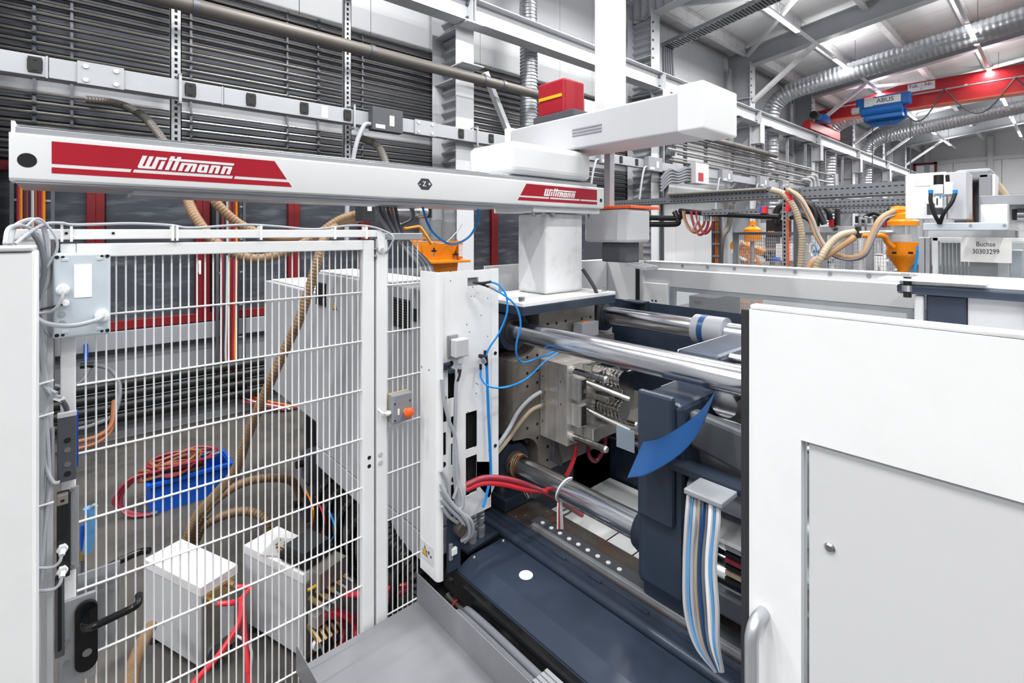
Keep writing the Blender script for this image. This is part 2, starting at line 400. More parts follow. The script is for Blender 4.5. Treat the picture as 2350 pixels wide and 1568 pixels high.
for k, (a, b) in enumerate((((10.1, 6.3), (15.0, 1.9)), ((10.1, 1.9), (15.0, 6.3)), ((20.6, 6.3), (25.4, 1.9)))):
    one(MB().bar((a[0], a[1], roof(a[1])+.3), (b[0], b[1], roof(b[1])+.3), .09, .09), 'roof_brace', 'steel_paint', 'flat grey diagonal roof brace, ' + ['first to rise from the second column', 'crossing it in the same bay', 'far one beyond the crane'][k], 'brace', 'roof braces')
# crane runway
def ibeam_x(mb, x0, x1, y, z0, z1, wd=.2, tf=.018, tw=.012):
    mb.box(x0, x1, y-wd/2, y+wd/2, z0, z0+tf); mb.box(x0, x1, y-wd/2, y+wd/2, z1-tf, z1); return mb.box(x0, x1, y-tw/2, y+tw/2, z0+tf, z1-tf)
t = thing('crane_runway', 'long light grey I-beam crane runway along the left wall columns', 'crane rail', (4.6, 6.12, 5.36))
for a, b in zip([-6]+COLX[1:], COLX[1:]+[41]):
    ibeam_x(MB(), a+.004, b-.004, 6.1, 5.36, 5.74, .26).build('runway_segment', 'steel_paint', t)
MB().box(-6, 41, 6.07, 6.13, 5.74, 5.79).build('rail_bar', 'galv', t)
for cx in COLX[1:]:
    m = MB()
    for s in (-.03, .03): m.box(cx+s-.008, cx+s+.008, 5.97, 6.09, 5.38, 5.72)
    m.box(cx-.16, cx+.16, 5.93, 6.27, 5.33, 5.36)
    m.build('splice_plate', 'steel_paint', t)
    for dx in (-.06, .06):
        for z in (5.45, 5.65): MB().cyl((cx+dx, 6.09, z), (cx+dx, 6.05, z), .02, n=6).build('bolt', 'galv_dark', t)
# grey drain pipe, bus bar trunking
t = thing('wall_drain_pipe', 'thick grey-brown pipe running in front of the wall above the trunking', 'pipe', (0, 5.95, 4.5))
P = [Vector((-6, 5.95, 4.49)), Vector((16.2, 5.95, 4.53))]
MB().cyl(P[0], P[1], .078, n=18).build('pipe', 'pipe_grey', t)
cl = None
for x in (1.0, 2.93, 4.78, 5.15, 7.4, 10.9, 12.0, 13.2, 15.5):
    z = 4.49 + (x+6)/22.2*.04
    MB().cyl((x-.03, 5.95, z), (x+.03, 5.95, z), .088, n=18).build('collar', 'galv_dark', t)
t = thing('busbar_trunking', 'light grey busbar trunking with black outlet covers along the left wall', 'trunking', (0, 6.1, 3.57))
zb, zt, yb = 3.572, 3.757, 6.06
xs = [-6, -.1, 1.28, 3.2, 5.65, 8.1, 10.6, 13.2, 16, 19, 22, 26]
for a, b in zip(xs, xs[1:]): MB().box(a, b-.006, yb, yb+.11, zb, zt).build('trunk_section', 'bus', t, bev=.004)
for x in xs[1:]:
    MB().box(x-.02, x-.005, yb-.005, yb+.115, zb-.006, zt+.006).build('section_joint', 'bus', t)
def bus_x(px): return at(px, 200, y=yb).x
cv = None
for px in (80, 437, 576, 698, 797, 1058, 1127, 1425, 1461):
    x = bus_x(px); m = MB().box(x-.045, x+.045, yb-.014, yb, zb+.03, zt-.02); m.box(x-.05, x+.05, yb-.009, yb, zb+.05, zt-.04); m.box(x-.014, x+.014, yb-.02, yb-.014, zb+.045, zb+.06); m.box(x-.014, x+.014, yb-.02, yb-.014, zt-.05, zt-.035)
    m.build('outlet_cover', 'black', t)
for px in (232, 975):
    x = bus_x(px); m = MB().box(x-.17, x+.17, yb-.016, yb, zb-.012, zt+.012)
    j = m.build('joint_cover', 'bus', t, bev=.004)
    for sx in (-.11, .11):
        for z in (zb+.03, zt-.03): MB().cyl((x+sx, yb-.016, z), (x+sx, yb-.026, z), .022, n=10).build('bolt', 'grey_light', j)
MB().box(bus_x(745)-.04, bus_x(745)+.04, yb-.004, yb, zb+.02, zt-.02).build('rating_plate', 'sticker', t)
for px in (413, 812, 1094):
    x = bus_x(px); m = MB().box(x-.012, x+.012, yb-.03, yb-.015, zb-.05, zt+.05); m.box(x-.012, x+.012, yb-.03, 6.75, zt+.045, zt+.06); m.box(x-.012, x+.012, yb-.03, yb+.12, zb-.06, zb-.045)
    m.build('hanger', 'galv', t)
# tap-off boxes
spots = [(845, 915, 'grey tap-off box on the trunking left of the first column'), (1368, 1400, 'grey tap-off box on the trunking behind the robot pedestal'), (1478, 1510, 'grey tap-off box on the trunking at the second column'), (1648, 1672, 'grey tap-off box right of the socket cabinet'), (1735, 1755, 'small tap-off box farther along the trunking'), (1788, 1802, 'last small tap-off box seen along the trunking')]
for a, b, lab in spots:
    xa, xb = bus_x(a), bus_x(b)
    t = thing('tap_off_box', lab, 'switch box', (xa, yb, zb), 'tap-off boxes on the busbar')
    MB().box(xa, xb, yb-.12, yb-.004, zb-.06, zt+.06).build('housing', 'grey_dark' if a < 900 else 'grey_mid', t, bev=.01)
    w_ = xb-xa
    MB().box(xa+w_*.55, xa+w_*.7, yb-.124, yb-.12, zb+.02, zt-.03).build('warning_sticker', 'paper', t)
    MB().box(xa+w_*.1, xa+w_*.4, yb-.124, yb-.12, zb-.03, zb+.02).build('type_plate', 'sticker', t)
    MB().hose([(xa, yb-.06, zb+.02), (xa-.1, yb-.07, zb-.03), (xa-.22, yb-.08, zb-.35), (xa-.3, yb-.05, zb-1.0), (xa-.3, yb-.02, zb-1.6)], .028 if a < 900 else .022).build('cable', 'cable', t)
# vertical perforated struts on the wall
for k, (px, y) in enumerate(((404, 6.35), (798, 6.35), (1508+12, 6.15), (1575, 6.14), (1622, 6.14), (1682, 6.14), (1754, 6.14), (1809, 6.14), (1850, 6.14), (1895, 6.14), (1935, 6.14))):
    x = at(px, 300, y=y).x
    zr = (2.95, 5.3) if k < 2 else (.1, 4.6) if k == 2 else (3.45, 5.36)
    t = thing('strut_channel', ['first perforated wall strut from the left behind the robot beam', 'second perforated wall strut left of the first column', 'dark perforated strut beside the second column', 'perforated strut just left of the socket cabinet', 'perforated hanger behind the socket cabinet', 'hanger channel in front of the third column', 'hanger channel right after the third column', 'fourth hanger channel from the socket cabinet', 'fifth hanger channel from the socket cabinet', 'sixth hanger channel from the socket cabinet', 'seventh hanger channel from the socket cabinet'][k], 'strut', (x, y, zr[0]), 'perforated strut channels')
    wd = .05 if k < 3 else .045
    m = MB().box(x-wd, x+wd, y, y+.008, *zr); m.box(x-wd, x-wd+.008, y, y+.06, *zr); m.box(x+wd-.008, x+wd, y, y+.06, *zr); m.build('channel', 'galv' if k != 2 else 'galv_dark', t)
    h = MB(); z = zr[0]+.03
    while z < zr[1]-.03: h.box(x-.013, x+.013, y-.002, y+.004, z, z+.035); z += .065
    o = h.build('slots', 'black_matt', t); o['kind'] = 'stuff'
    if k > 4:
        MB().box(x-.1, x+.12, 5.93, 6.27, 5.335, 5.36).build('beam_clamp', 'galv_dark', t)
# pipe rows on the wall
t = thing('wall_pipe_register', 'rows of thin bare steel pipes clipped along the dark left wall', 'pipes', (0, 6.86, 2.95))
r0 = None
for i in range(22):
    if i in (7,): continue
    z = 2.99 + i*.1
    m = MB().cyl((-6, 6.86, z), (9.7, 6.86, z), .0165, n=8)
    m.build('pipe', 'rod', t)
for px, y in ((78, 6.83), (165, 6.83), (733, 6.83), (440, 6.83), (662, 6.83), (835, 6.83)):
    x = at(px, 100, y=y).x; big = px in (78, 733)
    m = MB().box(x-.012, x+.012, 6.87, 6.89, 2.95, 5.1)
    for i in range(22):
        if i == 7: continue
        z = 2.99+i*.1
        if big: m.cyl((x-.018, 6.855, z), (x+.018, 6.855, z), .026, n=8)
        else: m.box(x-.014, x+.014, 6.839, 6.845, z-.012, z+.012)
    o = m.build('clip_rail', 'galv_dark', t)
t = thing('conduit_rack', 'bundle of parallel grey conduits hung between the second column and the hall end', 'pipes', (10, 6.25, 3.85))
for i in range(8):
    z = 3.84 + i*.088; x1 = 22 - (i % 3)*2.2; y = 6.06 + .04*(i % 2)
    MB().cyl((10.25 + .2*(i % 3), y, z), (x1, y, z), .026 if i % 3 else .034, n=8).build('conduit', 'galv' if i % 2 else 'pipe_grey', t)
for i in range(3): MB().hose([(19.6-i*.4, 6.06, 4.2-i*.1), (19.9-i*.4, 5.98, 4.2-i*.1), (20.1-i*.4, 5.95, 3.9), (20.12-i*.4, 5.95, 3.4)], .05).build('conduit_bend', 'grey_light', t)
# floor pipes at the wall
for i in range(4):
    z = .27 + i*.115
    one(MB().cyl((-6, 6.6, z), (4.35, 6.6, z), .052, n=14), 'floor_pipe', 'black', ['lowest', 'second lowest', 'second highest', 'highest'][i] + ' of the four thick black pipes along the wall base', 'pipe', 'black pipes along the wall base')
# flexible ducts
def ripple_hose(pts, r, pitch=.06, n=20): return MB().corr(pts, r, pitch, .045, n)
xd = 6.2
one(ripple_hose([(xd, 6.45, 3.0), (xd, 6.45, 4.2), (xd, 6.45, 5.6), (xd, 6.45, 6.4), (xd+.25, 6.5, 6.9), (xd+.9, 6.6, 7.4)], .155), 'flexible_duct', 'duct', 'silver ribbed air duct rising on the wall right of the first column', 'duct', 'air ducts')
one(ripple_hose([(6.1, 6.35, 2.75), (6.05, 6.3, 2.3), (6.2, 6.25, 1.85), (6.6, 6.3, 1.6)], .15), 'flexible_duct', 'galv_dark', 'dark ribbed duct elbow seen below the robot beam behind the pedestal', 'duct', 'air ducts')
for k, (x, y0) in enumerate(((17.3, 6.55), (23.2, 6.55), (29, 6.55))):
    m = MB().corr([(x, y0, 2.5), (x, y0, 4.0), (x, y0, 5.6), (x, y0, 5.9), (x, y0-.15, 6.35), (x, y0-.5, 6.62), (x, y0-1.2, roof(y0-1.2)-.42), (x, 2, roof(2)-.42), (x, -3, roof(-3)-.42)], .27 if k == 0 else .3, .12, .03, 20)
    one(m, 'spiral_duct', 'duct', ['silver spiral duct bending up and along the roof beside the third column', 'second silver spiral duct behind the red crane', 'third silver spiral duct near the hall end'][k], 'duct', 'air ducts')
# cable tray under the roof
t = thing('roof_cable_tray', 'perforated grey cable tray filled with cables climbing under the roof', 'cable tray', (11, 6.4, 6.7))
a = Vector((11.0, 6.6, 6.7)); b = Vector((11.0, 3.6, 7.12))
m = MB().bar(a, b, .4, .012)
for s in (-.2, .2): m.bar(a+Vector((s, 0, .04)), b+Vector((s, 0, .04)), .012, .09)
m.build('tray', 'galv', t)
h = MB()
for i in range(44):
    c = a.lerp(b, (i+.5)/44)
    for s in (-.15, -.09, -.03, .03, .09, .15): h.obox(c+Vector((s+.03*(i % 2)-.015, 0, -.007)), (.04, .045, .004), rx=-.139)
o = h.build('slots', 'black_matt', t); o['kind'] = 'stuff'
for k in range(5):
    MB().hose([(10.85+k*.09, 6.55, 6.75), (10.75+k*.1, 6.5, 6.4), (10.7+k*.11, 6.45, 5.7), (10.65+k*.12, 6.42, 4.9), (10.7+k*.1, 6.4, 4.3), (10.6+k*.05, 6.35, 3.7), (10.5, 6.3, 3.2-k*.05)], .033).build('drop_cable', 'cable_dark', t)
# lamps in rows
rows = [(4.33, 7.0), (1.58, 7.1), (-1.2, 7.4), (-4.6, 7.7)]
rn = ['left-hand', 'second', 'third', 'fourth', 'fifth']
for ri, (y, z) in enumerate(rows):
    x0, x1 = -7.6, 38.5
    t = thing('light_trunking', rn[ri] + ' long white lighting rail hung below the roof', 'light rail', (0, y, z+.05), 'lighting rails')
    MB().box(x0, x1, y-.035, y+.035, z+.045, z+.09).build('rail', 'white', t)
    for x in range(-6, 38, 6): MB().cyl((x, y, z+.08), (x, y, roof(y)+.72), .006, n=5).build('hanger_wire', 'grey_dark', t)
    k = 0; x = -7.55
    while x < 37:
        vis = x > 10 and ri < 2
        l = thing('linear_lamp', 'lit white tube lamp on the %s lighting rail, %s' % (rn[ri], ['nearest', 'second', 'third', 'fourth', 'fifth', 'sixth', 'seventh', 'eighth', 'ninth', 'tenth'][k] + ' along it'), 'lamp', (x, y, z), 'lit tube lamps')
        MB().box(x, x+1.9, y-.05, y+.05, z+.02, z+.045).build('lamp_body', 'white', l)
        MB().box(x+.02, x+1.88, y-.045, y+.045, z-.0, z+.02).build('diffuser', 'lamp', l)
        ld = bpy.data.lights.new('lamp_light', 'AREA'); ld.shape = 'RECTANGLE'; ld.size = 1.85; ld.size_y = .1; ld.energy = LAMP_W; ld.color = (1, .985, .96)
        lo = bpy.data.objects.new('lamp_light', ld); COL.objects.link(lo); lo.parent = l; lo.location = (.95, 0, -.006)
        if ri > 2: x += 4.7; k += 1; continue
        ud = bpy.data.lights.new('ceiling_fill', 'AREA'); ud.shape = 'RECTANGLE'; ud.size = 1.85; ud.size_y = .1; ud.energy = LAMP_W*.24; ud.color = (1, .985, .96)  # extra upward fill light, added to brighten the ceiling
        uo = bpy.data.objects.new('ceiling_fill', ud); COL.objects.link(uo); uo.parent = l; uo.location = (.95, 0, .1); uo.rotation_euler = (math.pi, 0, 0)
        x += 4.7; k += 1
# red bridge crane
xc, zc = 21, 6.33
t = thing('bridge_crane', 'red overhead travelling crane girder spanning the hall under the roof', 'crane', (xc, 6.1, 5.79))
m = MB().prism([(6.45, zc), (6.45, zc+.36), (5.6, zc+.45), (3.8, zc+.82), (-9, zc+.84), (-9, zc)], 'x', xc-.02, xc+.32); m.build('girder', 'red_crane', t, bev=.01)
MB().box(xc-.1, xc+.4, -9, 5.88, zc-.03, zc).build('lower_flange', 'orange_button', t)
m = MB().box(xc-.1, xc+.42, 5.9, 6.44, 6.125, zc+.36); m.build('girder_head', 'red_crane', t, bev=.02)
MB().box(xc-1.6, xc+1.8, 5.98, 6.22, 5.8, 6.12).build('end_truck', 'red_crane', t, bev=.02)
m = MB().cyl((xc-1.5, 5.85, 6.25), (xc-.2, 5.85, 6.25), .11, n=16); m.box(xc-1.1, xc-.4, 5.72, 5.97, 6.13, 6.37); m.build('travel_motor', 'blue_hoist', t)
m = MB().cyl((xc-1.75, 5.85, 6.25), (xc-1.5, 5.85, 6.25), .13, n=16); m.build('brake', 'black', t)
for s in (-1.35, 1.55): MB().cyl((xc+s, 6.03, 5.9), (xc+s, 6.17, 5.9), .13, n=18).build('wheel', 'galv_dark', t)
MB().cyl((xc-.16, 5.5, zc+.38), (xc-.16, -9, zc+.5), .028, n=8).build('cable_rail', 'alu', t)
for i in range(9): MB().obox((xc-.14, 4.9-i*1.4, zc+.4+i*.012), (.06, .07, .08)).build('rail_clip', 'white', t)
pl = at(2114, 199, x=xc-.03)
MB().box(xc-.035, xc-.02, pl.y-.35, pl.y+.35, pl.z-.13, pl.z+.13).build('name_plate', 'paper', t)
text('Fab. - Nr.', 'ink', .16, (xc-.037, pl.y, pl.z+.05), FACE_NX, t)
text('1', 'ink', .13, (xc-.037, pl.y, pl.z-.07), FACE_NX, t)
t = thing('crane_hoist', 'blue electric hoist trolley hanging on the red crane girder', 'hoist', (xc-.3, 4.13, zc-.2))
c = Vector((xc-.4, 4.13, 6.42))
MB().box(c.x-.25, c.x+.05, c.y-.75, c.y+.75, c.z-.05, c.z+.36).build('drum_housing', 'blue_hoist', t, bev=.05)
MB().box(c.x-.257, c.x-.25, c.y-.5, c.y+.25, c.z+.06, c.z+.3).build('name_panel', 'paper', t)
text('ABUS', 'ink', .2, (c.x-.26, c.y-.08, c.z+.18), FACE_NX, t)
MB().box(c.x-.3, c.x-.22, c.y+.25, c.y+.5, c.z+.02, c.z+.34).build('control_box', 'white', t, bev=.02)
m = MB().cyl((c.x-.2, c.y-.55, c.z-.12), (c.x-.2, c.y+.6, c.z-.12), .17, n=18); m.box(c.x-.3, c.x+.3, c.y-.55, c.y+.5, c.z-.42, c.z-.28); m.build('trolley_frame', 'blue_hoist', t, bev=.02)
m = MB().prism([(c.y-.6, c.z-.4), (c.y-.3, c.z-.6), (c.y+.35, c.z-.6), (c.y+.6, c.z-.4), (c.y+.6, c.z-.1), (c.y-.6, c.z-.1)], 'x', c.x+.1, c.x+.3); m.build('side_plate', 'blue_hoist', t, bev=.02)
MB().cyl((c.x-.24, c.y+.62, c.z-.05), (c.x-.24, c.y+.85, c.z-.05), .12, n=16).build('motor', 'grey_light', t)
for k, (dy, zz) in enumerate(((.28, 1.6), (-.1, 4.4), (-.2, 4.9), (-.75, 3.2))): MB().hose([(c.x-.1, c.y+dy, c.z-.5), (c.x-.1, c.y+dy+.02, c.z-1.2), (c.x-.1, c.y+dy+.02, zz)], .014, n=6).build('chain', 'grey_dark', t)
for k in range(5):
    y0 = 4.9-k*1.55 if k else 4.6; y1 = y0-1.5
    if k == 0: y0, y1 = 3.9, 2.6
    else: y0, y1 = 2.6-(k-1)*1.6, 1.0-(k-1)*1.6
    MB().hose([(xc-.2, y0, zc+.4), (xc-.2, y0-.3*(y0-y1), zc-.3), (xc-.2, (y0+y1)/2, zc-.5), (xc-.2, y1+.3*(y0-y1), zc-.3), (xc-.2, y1, zc+.42)], .022, n=6).build('festoon_cable', 'grey_dark', t)
# wall socket cabinet with fan of cables
t = thing('socket_cabinet', 'light grey electrical cabinet with red sticker on the wall trunking', 'cabinet', (11, 6, 3.4))
p = at(1627, 378, y=5.9); q = at(1597, 420, y=5.9)
MB().box(q.x, p.x, 5.9, 6.2, q.z, p.z).build('housing', 'grey_light', t, bev=.008)
MB().box(q.x+.12, q.x+.36, 5.894, 5.9, q.z+.06, q.z+.26).build('red_sticker', 'red_dec', t)
MB().box(q.x+.38, q.x+.55, 5.894, 5.9, q.z+.14, q.z+.26).build('white_sticker', 'paper', t)
for k in range(5):
    z = q.z+.07+k*.07
    MB().hose([(q.x+.01, 6.05, z), (q.x-.3, 6.0, z-.02), (q.x-.75, 5.95, z-.1-.01*k), (q.x-1.1, 5.95, z-.13), (q.x-1.4, 6.0, z-.35)], .035).build('cable', 'cable_dark', t)
# ================================================================ FENCE AND LEFT FOREGROUND
YF = 1.94
RZ = [1.952 - .2007*k for k in range(10)]
def wires(t, x0, x1, zlo, zhi, rails, step=.0234):
    v = None; n = int(round((x1-x0)/step)); st = (x1-x0)/n
    for i in range(n+1):
        if v is None: v = MB().cyl((x0, YF, zlo), (x0, YF, zhi), .0026, n=6, cap=False).build('upright_wire', 'white', t); l0 = v.location.copy()
        else: clone(v, t, l0 + Vector((i*st, 0, 0)))
    h = None
    for z in rails:
        if h is None: h = MB().cyl((x0-.02, YF-.005, z), (x1+.02, YF-.005, z), .0034, n=6).build('cross_wire', 'white', t); z0 = z
        else: clone(h, t, (0, 0, z-z0))
t = thing('mesh_door', 'white wire mesh safety door with a black lever handle', 'gate', (0, YF, 0))
f = MB().box(-.008, .026, YF-.02, YF+.02, .08, 2.166); f.build('stile', 'white', t, bev=.003)
MB().box(.909, .958, YF-.02, YF+.02, .08, 2.166).build('stile', 'white', t, bev=.003)
MB().box(.0265, .9085, YF-.02, YF+.02, 2.126, 2.166).build('top_bar', 'white', t, bev=.003)
MB().box(.0265, .9085, YF-.02, YF+.02, .08, .12).build('bottom_bar', 'white', t, bev=.003)
wires(t, .048, .895, .1, 2.135, RZ)
for z in (1.27, 1.235): MB().cyl((.935, YF-.021, z), (.935, YF-.0195, z), .008, n=12).build('hole_plug', 'black_matt', t)
# lock, lever handle and plate
lk = MB().box(-.012, .07, YF-.034, YF-.021, .9, 1.145); lk = lk.build('lock_plate', 'galv', t, bev=.002)
e = MB(); n = 16
for k in range(n): pass
pts = [(.048 + .026*math.cos(a), 1.105 + .026*math.sin(a)) for a in [math.pi*i/10 for i in range(11)]] + [(.048 + .026*math.cos(a), .955 + .026*math.sin(a)) for a in [math.pi + math.pi*i/10 for i in range(11)]]
MB().prism(pts, 'y', YF-.046, YF-.034).build('escutcheon', 'black_gloss', lk, bev=.002)
MB().cyl((.05, YF-.047, .985), (.05, YF-.05, .985), .011, n=14).build('key_cylinder', 'chrome_small', lk)
for z in (1.03, .97): MB().cyl((.005, YF-.035, z), (.005, YF-.038, z), .007, n=10).build('rivet', 'chrome_small', lk)
MB().hose([(.045, YF-.045, 1.083), (.045, YF-.085, 1.083), (.06, YF-.1, 1.084), (.1, YF-.1, 1.087), (.15, YF-.1, 1.092), (.165, YF-.098, 1.1), (.168, YF-.07, 1.105)], .0105, n=12).build('lever_handle', 'black_gloss', t)
MB().hose([(.05, YF+.04, 1.12), (.1, YF+.1, 1.13), (.18, YF+.1, 1.145), (.21, YF+.08, 1.15)], .0105, n=12).build('inner_lever_handle', 'black_gloss', t)
MB().box(.03, .13, YF+.022, YF+.03, .93, 1.18).build('inner_lock_plate', 'galv', t, bev=.002)
t = thing('fence_post', 'white square fence post left of the mesh door, wrapped in cables', 'post', (-.07, YF, 0))
MB().box(-.115, -.028, YF-.02, YF+.04, 0, 2.19).build('post', 'white', t, bev=.004)
MB().box(-.035, -.022, YF-.05, YF-.02, .3, 2.13).build('cable_rail', 'grey_light', t)
for z in (.98, .92): MB().cyl((-.085, YF-.021, z), (-.085, YF-.023, z), .011, n=12).build('plug', 'white', t)
t = thing('fence_post', 'white square fence post between the mesh door and the narrow mesh panel', 'post', (.98, YF, 0))
MB().box(.968, 1.017, YF-.02, YF+.05, 0, 2.172).build('post', 'white', t, bev=.004)
MB().box(.962, .968, YF+.0, YF+.05, 0, 2.17).build('gap_strip', 'rubber', t)
for z in (1.27, 1.235): MB().cyl((.985, YF-.021, z), (.985, YF-.024, z), .009, n=12).build('plug', 'grey_light', t)
for z in (2.1, 2.13): MB().cyl((.963, YF-.03, z), (.963, YF+.0, z), .005, n=8).build('hinge_bolt', 'galv', t)
t = thing('fence_top_rail', 'white square tube across the top of the mesh door', 'rail', (.5, YF, 2.18))
MB().box(-.11, .99, YF-.025, YF+.005, 2.178, 2.208).build('tube', 'white', t, bev=.003)
MB().prism([(.965, 2.2), (1.0, 2.2), (1.0, 2.12), (.993, 2.113), (.98, 2.113), (.972, 2.12)], 'y', YF-.031, YF-.026).build('end_lug', 'white', t)
MB().cyl((.986, YF-.031, 2.127), (.986, YF-.036, 2.127), .008, n=10).build('lug_bolt', 'grey_light', t)
for x in (.005, .11): MB().cyl((x, YF-.0255, 2.196), (x, YF-.027, 2.196), .004, n=8).build('hole', 'black_matt', t)
t = thing('wire_mesh_fence', 'narrow white wire mesh fence panel beside the machine', 'fence', (1.1, YF, 0))
wires(t, 1.028, 1.175, .1, 2.16, [1.973 - .2007*k for k in range(10)], .0234)
MB().box(1.0, 1.19, YF-.02, YF+.015, 2.165, 2.195).build('top_bar', 'galv', t, bev=.003)
# emergency stop box
t = thing('emergency_stop', 'grey box with an orange mushroom push button on the narrow mesh panel', 'switch', (1.08, YF, 1.3))
a = at(903, 910, y=1.88); b = at(948, 963, y=1.88)
MB().box(a.x, b.x, 1.885, 1.93, b.z, a.z).build('lid', 'grey_mid', t, bev=.005)
MB().box(a.x-.0005, b.x+.0005, 1.92, 1.934, b.z-.0005, a.z+.0005).build('base', 'yellow', t, bev=.005)
c = at(936, 946, y=1.87); MB().cyl((c.x, 1.884, c.z), (c.x, 1.868, c.z), .013, n=14).build('collar', 'yellow', t)
MB().lathe([(.02, 0), (.022, -.006), (.021, -.014), (.014, -.021), (.004, -.023)], (c.x, 1.868, c.z), n=20, axis='y').build('push_button', 'orange_button', t)
for sx in (.01, .09):
    for sz in (.015, .085): MB().cyl((a.x+sx*.9, 1.885, b.z+sz), (a.x+sx*.9, 1.882, b.z+sz), .004, n=8).build('screw', 'chrome_small', t)
MB().box(a.x+.022, a.x+.03, 1.883, 1.885, b.z+.035, b.z+.06).build('marker', 'paper', t)
m = MB().cyl((a.x-.001, 1.905, b.z+.045), (a.x-.022, 1.905, b.z+.045), .009, n=12); m.cyl((a.x-.008, 1.905, b.z+.045), (a.x-.014, 1.905, b.z+.045), .012, n=6); g = m.build('cable_gland', 'white', t)
MB().hose([(a.x-.02, 1.905, b.z+.045), (a.x-.04, 1.9, b.z+.055), (a.x-.05, 1.93, b.z+.07)], .004).build('cable', 'white', t)
# white cabinet at the very left
a = at(82, 578, y=1.62)
t = thing('white_cabinet', 'large plain white cabinet side cut by the left picture edge', 'cabinet', (a.x-.5, 1.7, 0))
MB().box(a.x-1.3, a.x, 1.62, 1.84, .1, a.z).build('housing', 'white', t, bev=.006)
MB().box(a.x-1.3, a.x-.004, 1.615, 1.84, a.z+.001, a.z+.012).build('lid', 'grey_light', t, bev=.003)
# grey junction box with plugs
a = at(122, 582, y=1.865); b = at(254, 766, y=1.865); W = b.x-a.x; Hh = a.z-b.z
t = thing('junction_box', 'pale blue-grey junction box with white label on the mesh door', 'electrical box', (a.x, 1.865, b.z))
MB().box(a.x, b.x, 1.865, 1.918, b.z, a.z).build('housing', 'grey_blue', t, bev=.007, seg=3)
for sx in (.06, .16, .84, .94):
    for sz in (.045, .955): MB().cyl((a.x+W*sx, 1.8655, b.z+Hh*sz), (a.x+W*sx, 1.8635, b.z+Hh*sz), .005 if sx in (.06, .94) else .0038, n=12).build('screw_hole', 'black_matt', t)
for sx in (.2, .8):
    for sz in (.075, .925): MB().box(a.x+W*(sx-.06), a.x+W*(sx+.06), 1.863, 1.866, b.z+Hh*(sz-.02), b.z+Hh*(sz+.02)).build('corner_boss', 'grey_blue', t, bev=.002)
MB().box(a.x+W*.35, a.x+W*.66, 1.863, 1.8655, b.z+Hh*.47, b.z+Hh*.86).build('label_plate', 'paper', t)
for (sx, sz, r) in ((.16, .58, .015), (.2, .42, .009), (.84, .235, .017)):
    cx, cz = a.x+W*sx, b.z+Hh*sz
    m = MB().cyl((cx, 1.866, cz), (cx, 1.852, cz), r, n=18); m.cyl((cx, 1.852, cz), (cx, 1.842, cz), r*.72, n=6); m.build('plug', 'white', t, smooth=True)
for sz in (.29, .19): MB().cyl((a.x+W*.15, 1.866, b.z+Hh*sz), (a.x+W*.15, 1.861, b.z+Hh*sz), .0075, n=14).build('blind_cap', 'alu', t)
MB().hose([(a.x+W*.84, 1.842, b.z+Hh*.235), (a.x+W*.7, 1.825, b.z+Hh*.2), (a.x+W*.3, 1.82, b.z+Hh*.17), (a.x-W*.1, 1.84, b.z+Hh*.21), (a.x-W*.35, 1.86, b.z+Hh*.32)], .0062, n=10).build('supply_cable', 'cable', t)
MB().hose([(a.x+W*.16, 1.845, b.z+Hh*.56), (a.x+W*.14, 1.838, b.z+Hh*.47), (a.x+W*.02, 1.84, b.z+Hh*.36), (a.x-W*.15, 1.86, b.z+Hh*.32), (a.x-W*.3, 1.87, b.z+Hh*.33)], .0042, n=10).build('signal_cable', 'cable', t)
MB().hose([(a.x+W*.2, 1.845, b.z+Hh*.42), (a.x+W*.08, 1.85, b.z+Hh*.4), (a.x-W*.2, 1.87, b.z+Hh*.36)], .003, n=8).build('thin_cable', 'rubber', t)
# cable bundle on the left post
t = thing('post_cable_bundle', 'bundle of pale grey cables looped over the fence post and hanging down', 'cables', (-.08, YF, 2.2))
def cb(pp, r, name='cable', mat='cable'): MB().hose([at(q[0], q[1], y=q[2]) for q in pp], r, n=8).build(name, mat, t)
Y = 1.88
cb([(12, 560, 1.8), (20, 525, 1.84), (50, 518, Y), (80, 535, Y), (92, 600, Y), (88, 700, Y), (100, 800, Y), (98, 900, Y), (108, 1000, Y), (112, 1120, Y), (100, 1230, Y), (92, 1350, Y)], .0055)
cb([(22, 562, 1.83), (35, 520, Y), (80, 505, Y), (105, 540, Y), (108, 640, Y), (90, 690, Y), (92, 780, Y), (106, 900, Y), (100, 1020, Y), (95, 1140, Y), (92, 1300, Y)], .0065)
cb([(35, 560, 1.83), (60, 540, 1.85), (100, 515, 1.87), (140, 512, 1.9), (175, 516, 1.91), (300, 513, 1.92), (390, 517, 1.92), (440, 523, 1.92), (560, 516, 1.92), (640, 520, 1.92), (720, 526, 1.92), (800, 518, 1.92), (850, 520, 1.92), (888, 533, 1.9), (903, 545, 1.88), (896, 565, 1.89), (884, 585, 1.93)], .0042)
cb([(60, 520, 1.85), (85, 502, 1.86), (106, 515, 1.87), (128, 545, 1.87), (130, 575, 1.87), (110, 610, 1.87), (88, 645, 1.87), (86, 700, 1.88)], .0035)
cb([(70, 530, 1.86), (92, 560, 1.87), (102, 605, 1.87), (98, 640, 1.87), (85, 690, 1.87)], .007, mat='cable_dark')
cb([(55, 545, 1.86), (86, 535, 1.87), (96, 590, 1.88), (94, 660, 1.88), (86, 740, 1.88)], .008)
cb([(90, 735, Y), (105, 760, Y), (120, 780, 1.9)], .004); cb([(92, 745, Y), (88, 840, Y), (98, 880, Y), (120, 905, 1.87), (140, 912, 1.86)], .005)
cb([(88, 860, Y), (110, 890, Y), (130, 903, 1.86)], .0045); cb([(94, 950, Y), (104, 1060, Y), (120, 1105, 1.87), (136, 1108, 1.87)], .005)
cb([(90, 1160, Y), (92, 1240, Y), (86, 1330, Y), (86, 1560, Y)], .006)
